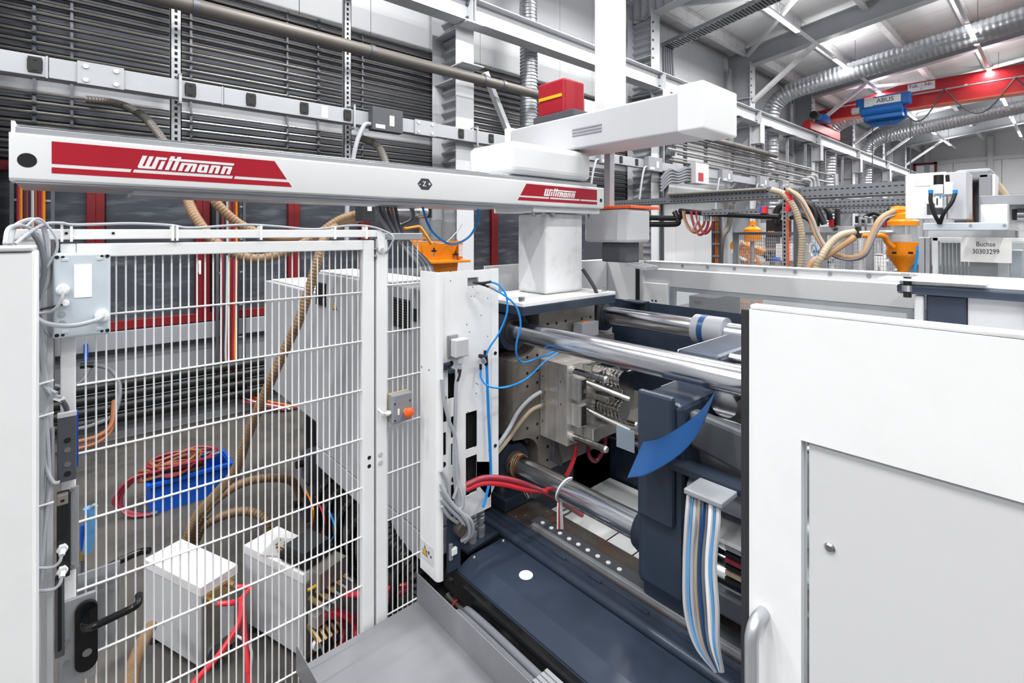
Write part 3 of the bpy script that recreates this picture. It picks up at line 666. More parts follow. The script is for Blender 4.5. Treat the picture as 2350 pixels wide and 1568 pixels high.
for py in (880, 955, 1160): MB().bar(at(84, py+4, y=1.87), at(124, py-8, y=1.87), .004, .004).build('cable_tie', 'paper', t)
for px in (142, 164, 397, 407, 600, 770, 842):
    p = at(px, 530, y=1.91); MB().box(p.x-.003, p.x+.003, 1.908, 1.95, 2.172, 2.222).build('cable_tie', 'paper', t)
# safety switch modules on the door edge
t = thing('interlock_switch', 'dark grey safety switch block with blue edge on the door post', 'switch', (0, 1.9, 1.5))
a = at(131, 962, y=1.885); b = at(176, 1100, y=1.885)
MB().box(a.x, b.x, 1.885, 1.928, b.z, a.z).build('housing', 'grey_dark', t, bev=.003)
MB().box(b.x+.0005, b.x+.004, 1.9, 1.93, b.z+.03, a.z+.004).build('blue_edge', 'blue_plastic', t)
MB().box(a.x, b.x, 1.883, 1.9, a.z, a.z+.014).build('top_cap', 'grey_light', t, bev=.002)
for k, py in enumerate((1011, 1033, 1066, 1088)):
    p = at(155, py, y=1.884); MB().cyl((p.x, 1.8855, p.z), (p.x, 1.8835, p.z), .0075, n=16).build('push_button' if k in (1, 2) else 'hole', 'chrome_small' if k in (1, 2) else 'black_matt', t)
p = at(153, 950, y=1.9); MB().hose([(p.x, 1.9, p.z-.006), (p.x, 1.9, p.z+.012), (p.x-.004, 1.895, p.z+.028), (p.x-.012, 1.89, p.z+.045)], .0065, n=10).build('cable_plug', 'grey_dark', t)
MB().obox((p.x-.016, 1.888, p.z+.05), (.022, .006, .014), ry=.6).build('tag', 'paper', t)
MB().box(a.x-.012, a.x-.005, 1.88, 1.93, b.z+.0, a.z-.02).build('mounting_plate', 'galv', t, bev=.002)
t = thing('door_latch', 'silver and black door latch with two white cable glands below the switch block', 'latch', (0, 1.9, 1.2))
a = at(130, 1140, y=1.885); b = at(161, 1322, y=1.885)
MB().box(a.x, b.x, 1.885, 1.92, b.z, a.z).build('housing', 'black', t, bev=.003)
MB().box(a.x, b.x-.004, 1.882, 1.9, a.z-.028, a.z+.002).build('metal_head', 'iron', t, bev=.003)
MB().box(a.x+.008, b.x-.012, 1.8805, 1.883, a.z-.018, a.z-.012).build('slot', 'black_matt', t)
p = at(178, 1115, y=1.9); q = at(163, 1310, y=1.9)
MB().box(q.x-.002, p.x+.003, 1.9, 1.905, q.z, p.z).build('back_plate', 'galv', t, bev=.002)
for py in (1125, 1300): c = at(165, py, y=1.898); MB().cyl((c.x, 1.9, c.z), (c.x, 1.895, c.z), .005, n=10).build('screw', 'chrome_small', t)
p = at(143, 1231, y=1.884); MB().cyl((p.x, 1.8855, p.z), (p.x, 1.8845, p.z), .0085, n=16).build('hole', 'black_matt', t)
for py in (1260, 1310):
    p = at(143, py, y=1.88); m = MB().cyl((p.x, 1.885, p.z), (p.x, 1.872, p.z), .0125, n=6); m.cyl((p.x, 1.872, p.z), (p.x-.001, 1.86, p.z-.008), .007, n=10); m.build('cable_gland', 'white', t)
    MB().hose([(p.x-.001, 1.862, p.z-.006), (p.x-.006, 1.855, p.z-.022), (p.x-.02, 1.855, p.z-.03), (p.x-.05, 1.86, p.z-.022)], .0042).build('cable', 'cable', t)
t = thing('door_edge_bracket', 'long dark steel bracket along the lock edge of the mesh door', 'bracket', (-.02, 1.9, .9))
a = at(126, 1335, y=1.9); b = at(148, 1505, y=1.9)
MB().box(a.x, b.x, 1.9, 1.93, b.z, a.z).build('channel', 'galv_dark', t, bev=.002)
m = MB().box(a.x+.006, a.x+.014, 1.897, 1.9, b.z+.02, a.z-.02).build('slot', 'black_matt', t)
# air gun
t = thing('air_gun', 'blue plastic compressed air gun hanging inside the mesh door', 'air gun', (.05, 2.02, 1.2))
pp = [at(q[0], q[1], y=2.03) for q in ((203, 1165), (208, 1195), (204, 1230), (199, 1268))]
m = MB().sweep(spline(pp, 6), .014, n=8); m.build('grip', 'blue_pale', t)
MB().hose([at(190, 1205, y=2.03), at(189, 1235, y=2.03), at(190, 1260, y=2.03)], .006).build('trigger', 'blue_plastic', t)
MB().hose([at(205, 1170, y=2.03), at(215, 1160, y=2.02), at(222, 1163, y=2.02)], .005).build('nozzle', 'alu', t)
MB().cyl(at(190, 1262, y=2.03), at(189, 1285, y=2.03), .01).build('coupling', 'brass', t)
MB().corr([at(189, 1285, y=2.03), at(188, 1320, y=2.04), at(180, 1370, y=2.05), at(150, 1420, y=2.06)], .007, .006).build('spiral_hose', 'cable_dark', t)
# ---------------------------------------------------------------- floor things behind the fence
def temper_unit(label, near, left, ln, wd, hgt):
    n = Vector(near); d = (Vector(left)-n).normalized(); r = Vector((d.y, -d.x, 0))
    t = thing('temperature_control_unit', label, 'heating unit', (n.x, n.y, 0), 'temperature control units')
    ang = math.atan2(d.y, d.x) - math.pi/2
    def bx(x0, x1, y0, y1, z0, z1, name, mat, bev=.003):
        c = n + r*((x0+x1)/2) + d*((y0+y1)/2) + Vector((0, 0, (z0+z1)/2)); return MB().obox(c, (x1-x0, y1-y0, z1-z0), rz=ang).build(name, mat, t, bev=bev)
    bx(0, wd, .004, ln, .045, hgt-.05, 'body', 'grey_light'); bx(-.003, wd+.003, 0, ln+.003, hgt-.05, hgt, 'lid', 'white_old', .004)
    bx(.006, wd-.006, -.004, .004, .06, hgt-.055, 'front_plate', 'iron', .002)
    for x in (.02, wd-.02):
        for y in (.05, ln-.05):
            c = n + r*x + d*y; MB().cyl((c.x, c.y, 0), (c.x, c.y, .045), .022, n=12).build('castor', 'rubber', t)
    return t, n, d, r
t, n, d, r = temper_unit('white floor heating unit nearest the mesh door, red hoses on its front', (.504, 2.855, 0), (.324, 3.308, 0), .49, .19, .445)
def lp(x, y, z): return n + r*x + d*y + Vector((0, 0, z))
for i, x in enumerate((.04, .14)):
    MB().cyl(lp(x, .0, .36+.02*i), lp(x, -.05, .36+.02*i), .016, n=10).build('valve', 'brass', t)
    MB().cyl(lp(x, -.05, .36+.02*i), lp(x, -.075, .36+.02*i), .013, n=6).build('coupling', 'chrome_small', t)
MB().obox(lp(.09, -.005, .36), (.15, .012, .07), rz=math.atan2(d.y, d.x)-math.pi/2).build('valve_block', 'brass', t)
MB().obox(lp(.13, -.006, .2), (.07, .004, .16), rz=math.atan2(d.y, d.x)-math.pi/2).build('rating_label', 'sticker', t)
MB().cyl(lp(.05, -.004, .1), lp(.05, -.03, .1), .035, n=18).build('pump_flange', 'galv_dark', t)
MB().cyl(lp(.09, -.004, .075), lp(.09, -.06, .075), .018, n=12).build('drain_valve', 'brass', t)
H1 = lp(.04, -.07, .36); H2 = lp(.14, -.07, .38)
def rh(name, label, pts, rr, mat, cat='hose', group='red water hoses'): one(MB().hose(pts, rr, n=10), name, mat, label, cat, group)
rh('red_hose', 'red hose from the lower coupling of the first heating unit to the floor', [H1, H1+Vector((.06, -.06, .01)), at(555, 1380, y=2.6), at(560, 1440, y=2.5), at(565, 1500, y=2.42), at(572, 1568, y=2.35), at(575, 1640, y=2.3)], .0125, 'red_hose')
rh('red_hose', 'red hose crossing down left in front of the first heating unit', [H2, H2+Vector((.05, -.05, 0)), at(556, 1375, y=2.62), at(548, 1430, y=2.5), at(505, 1500, y=2.4), at(445, 1568, y=2.35), at(420, 1610, y=2.33)], .0125, 'red_hose')
rh('thin_hose', 'thin pale hoses dropping to the floor by the first heating unit', [at(532, 1455, y=2.7), at(560, 1470, y=2.6), at(578, 1500, y=2.55), at(570, 1560, y=2.5), at(560, 1620, y=2.45)], .006, 'grey_light', group=None)
t, n, d, r = temper_unit('white floor heating unit with a bag of fittings on its lid', (.9, 2.575, 0), (.747, 3.03, 0), .49, .2, .47)
a2 = math.atan2(d.y, d.x)-math.pi/2
tv = thing('valve_manifold', 'steel manifold with rows of brass hose fittings beside the second heating unit', 'manifold', (1.0, 2.55, .1))
def lo_(c, s, name, mat, bev=.002, par=None): return MB().obox(c, s, rz=a2).build(name, mat, par or tv, bev=bev)
lo_(lp(.12, -.02, .43), (.17, .12, .09), 'steel_cover', 'iron'); lo_(lp(.11, .02, .2), (.19, .03, .36), 'back_plate', 'iron')
lo_(lp(.1, .1, .5), (.19, .2, .035), 'black_cover', 'black'); lo_(lp(.1, .1, .535), (.16, .16, .04), 'black_case', 'rubber')
for k in range(5):
    z = .345-.0*k; p = lp(.02+k*.04, -.02, .35+.012*k)
    MB().cyl(p, p+r*.02-d*.07+Vector((0, 0, -.03)), .014, n=8).build('fitting', 'brass', tv); MB().cyl(p+r*.02-d*.07+Vector((0, 0, -.03)), p+r*.03-d*.11+Vector((0, 0, -.045)), .011, n=6).build('coupling', 'chrome_small', tv)
for k in range(5):
    p = lp(.03+k*.035, -.0, .2-.01*k); MB().cyl(p, p-d*.09+Vector((0, 0, -.06)), .017, n=8).build('fitting', 'brass', tv)
    MB().cyl(p-d*.09+Vector((0, 0, -.06)), p-d*.12+Vector((0, 0, -.1)), .011, n=6).build('coupling', 'chrome_small', tv)
lo_(lp(.09, -.05, .245), (.16, .06, .06), 'steel_bar', 'mold_steel'); MB().hose([lp(.0, -.03, .4), lp(.05, -.05, .41), lp(.14, -.06, .43)], .008).build('yellow_lever', 'yellow', tv)
MB().cyl(lp(.03, -.05, .12), lp(.03, -.07, .12), .025, n=16).build('gauge', 'white', tv); MB().cyl(lp(.13, -.06, .1), lp(.13, -.09, .08), .014).build('blue_fitting', 'blue_plastic', tv)
bag = MB()
bag_c = lp(.08, .27, .478)
bag.obox(bag_c, (.15, .17, .012), rz=a2+.4); bo = one(bag, 'fittings_bag', 'bag', 'clear plastic bag of brass fittings lying on the second heating unit', 'bag', bev=.004)
tb = thing('loose_fitting_heap', 'small heap of brass fittings inside the clear bag', 'fittings', bag_c)
for k in range(14):
    c = bag_c + Vector((random.uniform(-.045, .045), random.uniform(-.05, .05), .012+random.uniform(0, .012))); q = c + Vector((random.uniform(-.015, .015), random.uniform(-.015, .015), .006))
    MB().cyl(c, q, .006, n=6).build('fitting', 'brass', tb)
for k in range(6):
    p = lp(.03+k*.035, -.12, .29-.01*k) if k < 3 else lp(.04+(k-3)*.045, -.13, .1)
    col = 'red_hose' if k % 2 else 'red_hose_dark'
    rh('red_hose', ['dark red hose at the left upper fitting of the manifold', 'bright red hose from the middle upper fitting of the manifold', 'dark red hose from the right upper fitting of the manifold', 'red hose low at the manifold lying to the front', 'dark red hose low at the manifold middle', 'red hose low at the manifold right end'][k],
       [p, p+r*.06-d*.04+Vector((0, 0, -.05)), p+r*(.1+.02*k)-d*(.02+.03*k)+Vector((0, 0, -.16 if k < 3 else -.07)), p+r*(.05*(k-2))-d*(.12+.03*k)+Vector((0, 0, -p.z+.02))], .011, col)
rh('red_hose', 'long red hose running under the machine behind the fence post', [at(790, 1365, y=2.5), at(850, 1362, y=2.35), at(900, 1350, y=2.3), at(940, 1340, y=2.25), at(958, 1310, y=2.3)], .014, 'red_hose')
rh('red_hose', 'second red hose under the machine, darker and thicker', [at(810, 1370, y=2.6), at(870, 1375, y=2.4), at(925, 1360, y=2.3), at(965, 1335, y=2.25)], .014, 'red_hose_dark')
# blue crate with coiled hoses
t = thing('blue_crate', 'bright blue plastic crate on the floor by the wall', 'crate', (.77, 4.9, 0))
x0, x1, y0, y1, zt_ = .5, 1.05, 4.75, 5.06, .245
m = MB().plate('z', x0, x1, y0, y1, .0, .012); m.box(x0, x0+.012, y0, y1, .012, zt_); m.box(x1-.012, x1, y0, y1, .012, zt_); m.box(x0+.012, x1-.012, y0, y0+.012, .012, zt_); m.box(x0+.012, x1-.012, y1-.012, y1, .012, zt_); m.build('tub', 'blue_plastic', t)
m = MB().plate('z', x0-.025, x1+.025, y0-.025, y1+.025, zt_-.03, zt_, [(x0+.01, x1-.01, y0+.01, y1-.01)]); m.build('rim', 'blue_plastic', t, bev=.004)
t = thing('coiled_hoses', 'heap of dark red hoses coiled on top of the blue crate', 'hoses', (.75, 4.9, .25))
for k in range(7):
    cx, cy = .74+random.uniform(-.1, .1), 4.88+random.uniform(-.04, .04); rx, ry = random.uniform(.14, .26), random.uniform(.08, .16); ph = random.uniform(0, 6)
    pts = [(cx+rx*math.cos(ph+a*.7)*(1+.08*math.sin(a*2+k)), cy+ry*math.sin(ph+a*.7), .265+.022*k*.6+.02*math.sin(a*1.7+k)) for a in range(14)]
    MB().hose(pts, .0115, n=7).build('hose_coil', 'red_hose_dark' if k % 3 else 'copper_hose', t)
for k in range(3):
    MB().hose([(.62, 4.8, .3), (.45-.03*k, 4.82, .3), (.34-.03*k, 4.85, .2-.02*k), (.33, 4.84, .08), (.38+.02*k, 4.78, .03), (.5, 4.72, .02)], .0115, n=7).build('hanging_loop', 'red_hose_dark', t)
for (x, y) in ((.52, 4.72), (.9, 4.85), (.96, 4.8)): MB().cyl((x-.02, y, .03 if x < .6 else .33), (x+.02, y-.01, .03 if x < .6 else .34), .014, n=8).build('coupling', 'chrome_small', t)
# brown corrugated suction hoses
def bh(label, pts, rr=.026, mat='brown_hose', pitch=.018): one(MB().corr([at(a, b, y=y) for a, b, y in pts], rr, pitch, .045, 14), 'suction_hose', mat, label, 'hose', 'ribbed suction hoses')
bh('long brown ribbed hose slanting down from the robot to the floor', [(770, 520, 2.9), (745, 545, 2.85), (728, 600, 2.8), (692, 720, 2.8), (650, 812, 2.85), (608, 905, 2.9), (572, 990, 3.0), (540, 1080, 3.1), (500, 1130, 3.25), (455, 1180, 3.4), (432, 1232, 3.45), (425, 1290, 3.45)])
bh('brown ribbed hose sagging in a wide loop behind the mesh door top', [(400, 380, 3.4), (428, 450, 3.3), (450, 500, 3.2), (500, 560, 3.1), (570, 592, 3.05), (640, 585, 3.0), (720, 545, 2.95), (780, 505, 2.9), (843, 487, 2.85)])
bh('second brown ribbed hose crossing behind the fence top rail', [(470, 420, 3.3), (500, 470, 3.25), (560, 520, 3.2), (640, 547, 3.1), (720, 540, 3.05), (790, 510, 3.0), (843, 497, 2.95)])
bh('brown ribbed hose arched over the floor from the machine', [(690, 1140, 3.6), (670, 1105, 3.55), (620, 1097, 3.5), (560, 1108, 3.5), (505, 1140, 3.5), (460, 1190, 3.5), (440, 1240, 3.5)])
bh('brown ribbed hose loop behind the second heating unit', [(612, 1240, 3.35), (612, 1200, 3.35), (580, 1176, 3.4), (530, 1178, 3.45), (470, 1205, 3.5), (445, 1250, 3.5)])
bh('brown ribbed hose coming forward under the first heating unit', [(345, 1440, 3.0), (325, 1480, 2.8), (306, 1530, 2.6), (298, 1600, 2.4)], .027, 'brown_hose')
one(MB().corr([at(200, 229, y=6.8), at(250, 234, y=6.7), at(290, 245, y=6.5), at(330, 268, y=6.3), at(360, 302, y=6.1), at(390, 345, y=5.9)], .04, .03, .05, 10), 'suction_hose', 'pipe_grey', 'brown hose leaving the wall pipes at the upper left', 'hose', 'ribbed suction hoses')
one(MB().hose([at(830, 318, y=6.3), at(860, 330, y=6.2), at(876, 350, y=6), at(890, 390, y=5.8)], .05, n=10), 'wall_hose', 'pipe_grey', 'dark hose leaving the wall pipes left of the first column', 'hose')
# red cable risers on the wall
for k, (px, nn) in enumerate(((65, 5), (525, 4))):
    y = 6.75; x = at(px, 600, y=y).x
    t = thing('riser_cables', ['red and black cable riser behind the white cabinet at the far left', 'red and orange cable riser on the wall seen through the mesh door'][k], 'cables', (x, y, .3))
    m = MB().box(x-.13, x-.1, y+.02, y+.06, .3, 2.9); m.box(x+.16, x+.19, y+.02, y+.06, .3, 2.9); m.build('ladder_rail', 'galv_dark', t)
    for z in [.5+.4*i for i in range(6)]: MB().box(x-.1, x+.16, y+.03, y+.05, z, z+.02).build('rung', 'galv', t)
    for i in range(nn*2):
        xx = x-.07+i*.2/(nn*2)
        MB().hose([(xx, y, 2.95), (xx+.005, y, 2.0), (xx-.005, y, 1.2), (xx, y, .55), (xx+.15, y-.1, .2), (xx+.6, y-.4, .03)] if k else [(xx, y, 2.95), (xx, y, 1.5), (xx, y, .3)], .013, n=6).build('cable', ['red_hose_dark', 'red_hose_dark', 'copper_hose', 'orange', 'rubber', 'red_frame', 'rubber', 'grey_light'][(i*3+k) % 8], t)
t = thing('wall_air_drop', 'blue and black compressed air drop on the wall behind the mesh door', 'air line', at(197, 830, y=6.85))
MB().cyl(at(197, 790, y=6.8), at(197, 830, y=6.8), .02).build('blue_pipe', 'blue_plastic', t); MB().cyl(at(184, 840, y=6.78), at(215, 838, y=6.78), .03).build('manifold', 'black', t)
MB().hose([at(218, 838, y=6.75), at(255, 850, y=6.6), at(275, 890, y=6.5), (at(262, 950, y=6.4)), at(215, 975, y=6.4), at(178, 985, y=6.4)], .02).build('hose', 'cable_dark', t)
MB().hose([at(205, 845, y=6.75), at(190, 872, y=6.7), at(160, 890, y=6.6), at(125, 885, y=6.6)], .018).build('hose', 'cable_dark', t)
for k in range(2): MB().hose([at(262, 920, y=6.4), at(255, 985-k*10, y=6.2), at(225, 1015-k*14, y=6.1), at(180, 1030-k*16, y=6.1)], .022).build('hose', 'copper_hose', t)
# ================================================================ INJECTION MOULDING MACHINE
# ---- injection unit guards behind the fence
t = thing('injection_guard', 'shade-greyed box guard with a black louvre and warning triangle behind the mesh door', 'machine guard', (1.25, 2.6, .65))
gx, y0, y1 = 1.25, 2.0, 3.35
MB().box(gx, 1.52, y0, y1, .78, 1.93).build('housing', 'guard_shaded', t, bev=.008)
MB().box(gx, 1.52, y0, y1, .65, .775).build('skirt', 'guard_shaded', t, bev=.004)
MB().box(gx+.02, 1.5, y0+.3, y1-.02, 1.932, 1.945).build('lid', 'white_old', t, bev=.004)
for a, b in (((726, 647), (748, 704)), ((901, 682), (940, 758))):
    p = at(*a, x=gx-.002); q = at(*b, x=gx-.002)
    lv = MB().box(gx-.006, gx-.001, q.y, p.y, q.z, p.z).build('louvre', 'black_matt', t); n = 11
    for i in range(n):
        z = q.z + (p.z-q.z)*(i+.5)/n; MB().obox((gx-.01, (p.y+q.y)/2, z), (.004, (p.y-q.y)*.86, (p.z-q.z)/n*.7), ry=.6).build('louvre_slat', 'black', lv)
p = at(768, 700, x=gx-.002)
MB().prism([(p.y-.035, p.z-.03), (p.y+.035, p.z-.03), (p.y, p.z+.035)], 'x', gx-.003, gx-.001).build('warning_triangle', 'ink', t)
MB().prism([(p.y-.025, p.z-.025), (p.y+.025, p.z-.025), (p.y, p.z+.022)], 'x', gx-.004, gx-.003).build('warning_sign', 'yellow', t)
p = at(953, 718, x=gx); MB().box(gx-.008, gx, p.y-.02, p.y+.02, p.z-.04, p.z+.02).build('lock', 'black', t)
t = thing('injection_guard', 'lower shade-greyed box guard farther back at the end of the injection unit', 'machine guard', (1.25, 4, .9))
MB().box(gx+.01, 1.6, 3.37, 4.52, .92, 1.79).build('housing', 'guard_shaded', t, bev=.008)
MB().box(gx+.05, 1.56, 3.45, 4.45, 1.792, 1.805).build('lid', 'white_old', t, bev=.004)
t = thing('hydraulic_unit', 'dark machine base frame under the shade-greyed guards, full of hydraulics', 'machine base', (1.9, 3, 0))
MB().box(1.55, 2.8, 2.1, 4.4, .02, .62).build('tank', 'black_matt', t, bev=.01)
MB().box(1.85, 2.5, 2.5, 4.3, .62, 1.855).build('barrel_housing', 'grey_dark', t, bev=.02); MB().box(1.53, 1.8, 2.5, 4.2, .62, 1.2).build('carriage', 'black', t, bev=.02); MB().box(1.35, 1.5, 2.8, 3.4, .55, .64).build('pump_body', 'rubber', t, bev=.02)
for k, (px_, py_) in enumerate(((705, 1070), (700, 1160))):
    p = at(px_, py_, x=1.32); MB().box(1.3, 1.4, p.y-.07, p.y+.07, p.z-.1, p.z+.1).build('valve_block', 'grey_dark', t, bev=.006)
    MB().cyl((1.29, p.y, p.z+.03), (1.24, p.y, p.z+.03), .025).build('solenoid', 'black', t)
for k in range(7):
    y = 2.2+.17*k; MB().corr([(1.33, y, .6), (1.24, y+.03, .5), (1.27, y+.12, .25), (1.35, y+.1, .05)], .022, .02, .08, 8).build('black_hose', 'black', t)
for k in range(3): MB().hose([at(700+k*25, 1120+k*20, x=1.24), at(720+k*25, 1180+k*20, x=1.2), at(700+k*22, 1260, x=1.25)], .006).build('wire', ['orange', 'red_hose', 'blue_tube'][k], t)
t = thing('hose_chain', 'black ribbed energy chain under the machine guard beside the fence post', 'energy chain', (1.3, 2.2, .3))
MB().corr([at(895, 1200, x=1.26), at(905, 1245, x=1.24), at(935, 1280, x=1.25), at(960, 1330, x=1.27), at(965, 1400, x=1.3)], .045, .03, .1, 10).build('chain', 'black', t)
# ---- hopper loader
t = thing('hopper_loader', 'orange material loader with a glass cylinder above the white machine guard', 'hopper', (2.17, 3.28, 1.9))
hx, hy = 2.17, 3.28
MB().lathe([(.001, 1.86), (.125, 1.86), (.15, 1.89), (.155, 1.95), (.155, 1.965), (.175, 1.965), (.175, 1.985), (.15, 1.99), (.148, 2.04), (.17, 2.11), (.17, 2.13), (.001, 2.13)], (hx, hy, 0), 28).build('orange_base', 'orange', t)
MB().prism([(hx-.2, hy-.13), (hx-.12, hy-.2), (hx+.17, hy-.2), (hx+.2, hy-.1), (hx+.1, hy+.1), (hx-.1, hy+.1)], 'z', 1.966, 1.984).build('flange', 'orange', t, bev=.003)
a = at(958, 545, x=2.08); b = at(985, 583, x=2.08); MB().box(2.0, 2.12, b.y, a.y, b.z, a.z).build('side_box', 'orange', t, bev=.005)
p = at(1051, 565, y=3.16); MB().box(p.x-.02, p.x+.025, 3.13, 3.2, 1.99, 2.13).build('slide_plate', 'orange', t, bev=.003); MB().box(p.x-.015, p.x+.02, 3.125, 3.13, 2.01, 2.1).build('scale_plate', 'sticker', t)
MB().lathe([(.145, 2.13), (.145, 2.42), (.14, 2.42), (.14, 2.13)], (hx, hy, 0), 28).build('glass_cylinder', 'clear', t)
MB().lathe([(.001, 2.132), (.12, 2.132), (.12, 2.27), (.001, 2.3)], (hx, hy, 0), 20).build('granulate', 'grey_dark', t)
MB().lathe([(.15, 2.12), (.15, 2.145)], (hx, hy, 0), 28).build('steel_ring', 'chrome_small', t)
MB().lathe([(.001, 2.41), (.155, 2.41), (.155, 2.47), (.001, 2.5)], (hx, hy, 0), 28).build('lid', 'chrome_small', t)
for ang in (-2.6, -1.9, -1.0): MB().cyl((hx+.152*math.cos(ang), hy+.152*math.sin(ang), 2.12), (hx+.152*math.cos(ang), hy+.152*math.sin(ang), 2.43), .006, n=8).build('tie_rod', 'chrome_small', t)
for px_, py_ in ((996, 575), (1046, 583)):
    p = at(px_, py_, y=3.12); MB().lathe([(.02, 0), (.02, .012), (.008, .014), (.006, .03)], (p.x, 3.12, p.z-.01), 12).build('star_knob', 'black', t); MB().cyl((p.x, 3.12, p.z-.045), (p.x, 3.12, p.z), .005).build('stud', 'galv', t)
c = [at(*q, y=3.05) for q in ((905, 505), (930, 525), (960, 520), (965, 523), (990, 560))]
MB().sweep(c, .012, n=6).build('lever_arm', 'orange', t)
MB().hose([at(945, 555, y=3.0), at(985, 555, y=3.05), at(1020, 558, y=3.05), at(1050, 530, y=3.1), at(1060, 515, y=3.1)], .004).build('grey_tube', 'cable', t)
t = thing('suction_box', 'black coupling box where the brown hoses meet a steel pipe under the robot beam', 'coupling', (1.5, 2.9, 2.2))
a = at(832, 462, y=2.75); b = at(862, 508, y=2.75)
MB().box(a.x, b.x, 2.75, 2.85, b.z, a.z).build('box', 'rubber', t, bev=.004); MB().box(a.x+.03, a.x+.055, 2.745, 2.75, b.z+.06, b.z+.1).build('label_plate', 'paper', t)
MB().cyl(at(860, 486, y=2.85), at(968, 487, y=2.9), .026, n=16).build('steel_pipe', 'chrome_small', t); MB().cyl(at(955, 487, y=2.89), at(975, 487, y=2.91), .036, n=16).build('clamp', 'chrome_small', t)
MB().box(at(965, 480, y=2.93).x, at(985, 480, y=2.93).x, 2.9, 2.98, at(970, 500, y=2.93).z, at(970, 472, y=2.93).z).build('inlet_block', 'black', t)
t = thing('signal_lamp', 'small red and orange signal lamp hanging by the grey cables', 'lamp', at(903, 490, y=2.6))
p = at(900, 497, y=2.6); q = at(907, 473, y=2.6); MB().cyl((p.x+.01, 2.615, q.z), (p.x+.01, 2.3, 2.334), .006, n=6).build('stem', 'galv', t); MB().box(p.x, q.x, 2.6, 2.63, p.z, q.z-.01).build('orange_lens', 'orange', t); MB().box(p.x, q.x, 2.6, 2.63, q.z-.01, q.z).build('red_lens', 'red_hose', t)
t = thing('robot_cables', 'bundle of grey cables hanging from the robot beam to the machine guard', 'cables', at(890, 480, y=2.3))
for k in range(6):
    dx = k*7
    MB().hose([at(858+dx*1.3, 460, y=2.25), at(868+dx*1.2, 490, y=2.2), at(890+dx*.8, 525, y=2.15), at(912+dx*.5, 545, y=2.2), at(935+dx*.6, 575, y=2.2), at(960+dx*.7, 605, y=2.15), at(970+dx*.8, 640, y=2.1)], .0085, n=8).build('cable', 'cable_dark' if k % 2 else 'cable', t)
MB().hose([at(925, 462, y=2.3), at(945, 480, y=2.3), at(945, 505, y=2.3), at(920, 520, y=2.3), at(912, 540, y=2.3)], .012).build('cable_loop', 'cable_dark', t)
# ---- Z-axis robot beam
t = thing('robot_beam', 'long white robot beam with two red lettered bands spanning the picture', 'robot beam', (1.2, 2.0, 2.34))
BY, bz0, bz1 = 1.93, 2.343, 2.474
hole = [(-.076+.02*math.cos(2*math.pi*i/20), 2.399+.0165*math.sin(2*math.pi*i/20)) for i in range(20)]
pr = [(BY+.012, bz0), (BY+.002, bz0+.006), (BY, bz0+.018), (BY, bz1-.006), (BY+.006, bz1), (BY+.14, bz1), (BY+.14, bz0)]
MB().prism(pr, 'x', -.112, 2.505).build('beam_profile', 'white_gloss', t)
MB().box(-.1, 2.49, BY+.02, BY+.36, bz0-.006, bz0-.0005).build('underside_plate', 'alu', t, bev=.002)
MB().box(-.08, 2.45, BY+.14, BY+.3, bz0, bz1+.01).build('rear_profile', 'alu', t, bev=.003)
MB().box(-.1, 2.45, BY+.012, BY+.03, bz1, bz1+.018).build('guide_rail', 'alu', t, bev=.001); MB().box(-.1, 2.45, BY+.05, BY+.09, bz1, bz1+.03).build('guide_rail', 'chrome_small', t, bev=.002)
MB().box(-.108, -.1, BY+.004, BY+.2, bz1-.004, bz1+.032).build('end_plate', 'white', t)
MB().cyl((-.076, BY-.0008, 2.399), (-.076, BY+.02, 2.399), .02, n=28).build('end_hole', 'black_matt', t)
MB().cyl((2.475, BY-.0008, 2.395), (2.475, BY+.02, 2.395), .012, n=20).build('end_hole', 'black_matt', t)
def band(pts, mat, name, dy=.0006): return MB().prism(pts, 'y', BY-dy, BY+.0004).build(name, mat, t, smooth=False)
zt, zl, z2, z1_, = 2.458, 2.367, 2.394, 2.384
def slx(z, xt, xb): return xb + (xt-xb)*(z-zl)/(zt-zl)
band([(-.026, z2), (slx(z2, .571, .632), z2), (.571, zt), (-.026, zt)], 'red_dec', 'red_band'); band([(-.026, zl), (.632, zl), (slx(z1_, .571, .632), z1_), (-.026, z1_)], 'red_dec', 'red_band_foot')
band([(slx(z2, 1.838, 1.774), z2), (2.436, z2), (2.436, zt), (1.838, zt)], 'red_dec', 'red_band'); band([(1.774, zl), (2.436, zl), (2.436, z1_), (slx(z1_, 1.838, 1.774), z1_)], 'red_dec', 'red_band_foot')
for a, b in ((.152, .158), (.432, .438), (2.01, 2.018), (2.272, 2.28)): band([(a, z1_-.0005), (b, z1_-.0005), (b+.004, z2+.0005), (a+.004, z2+.0005)], 'red_dec', 'red_gap', .0007)
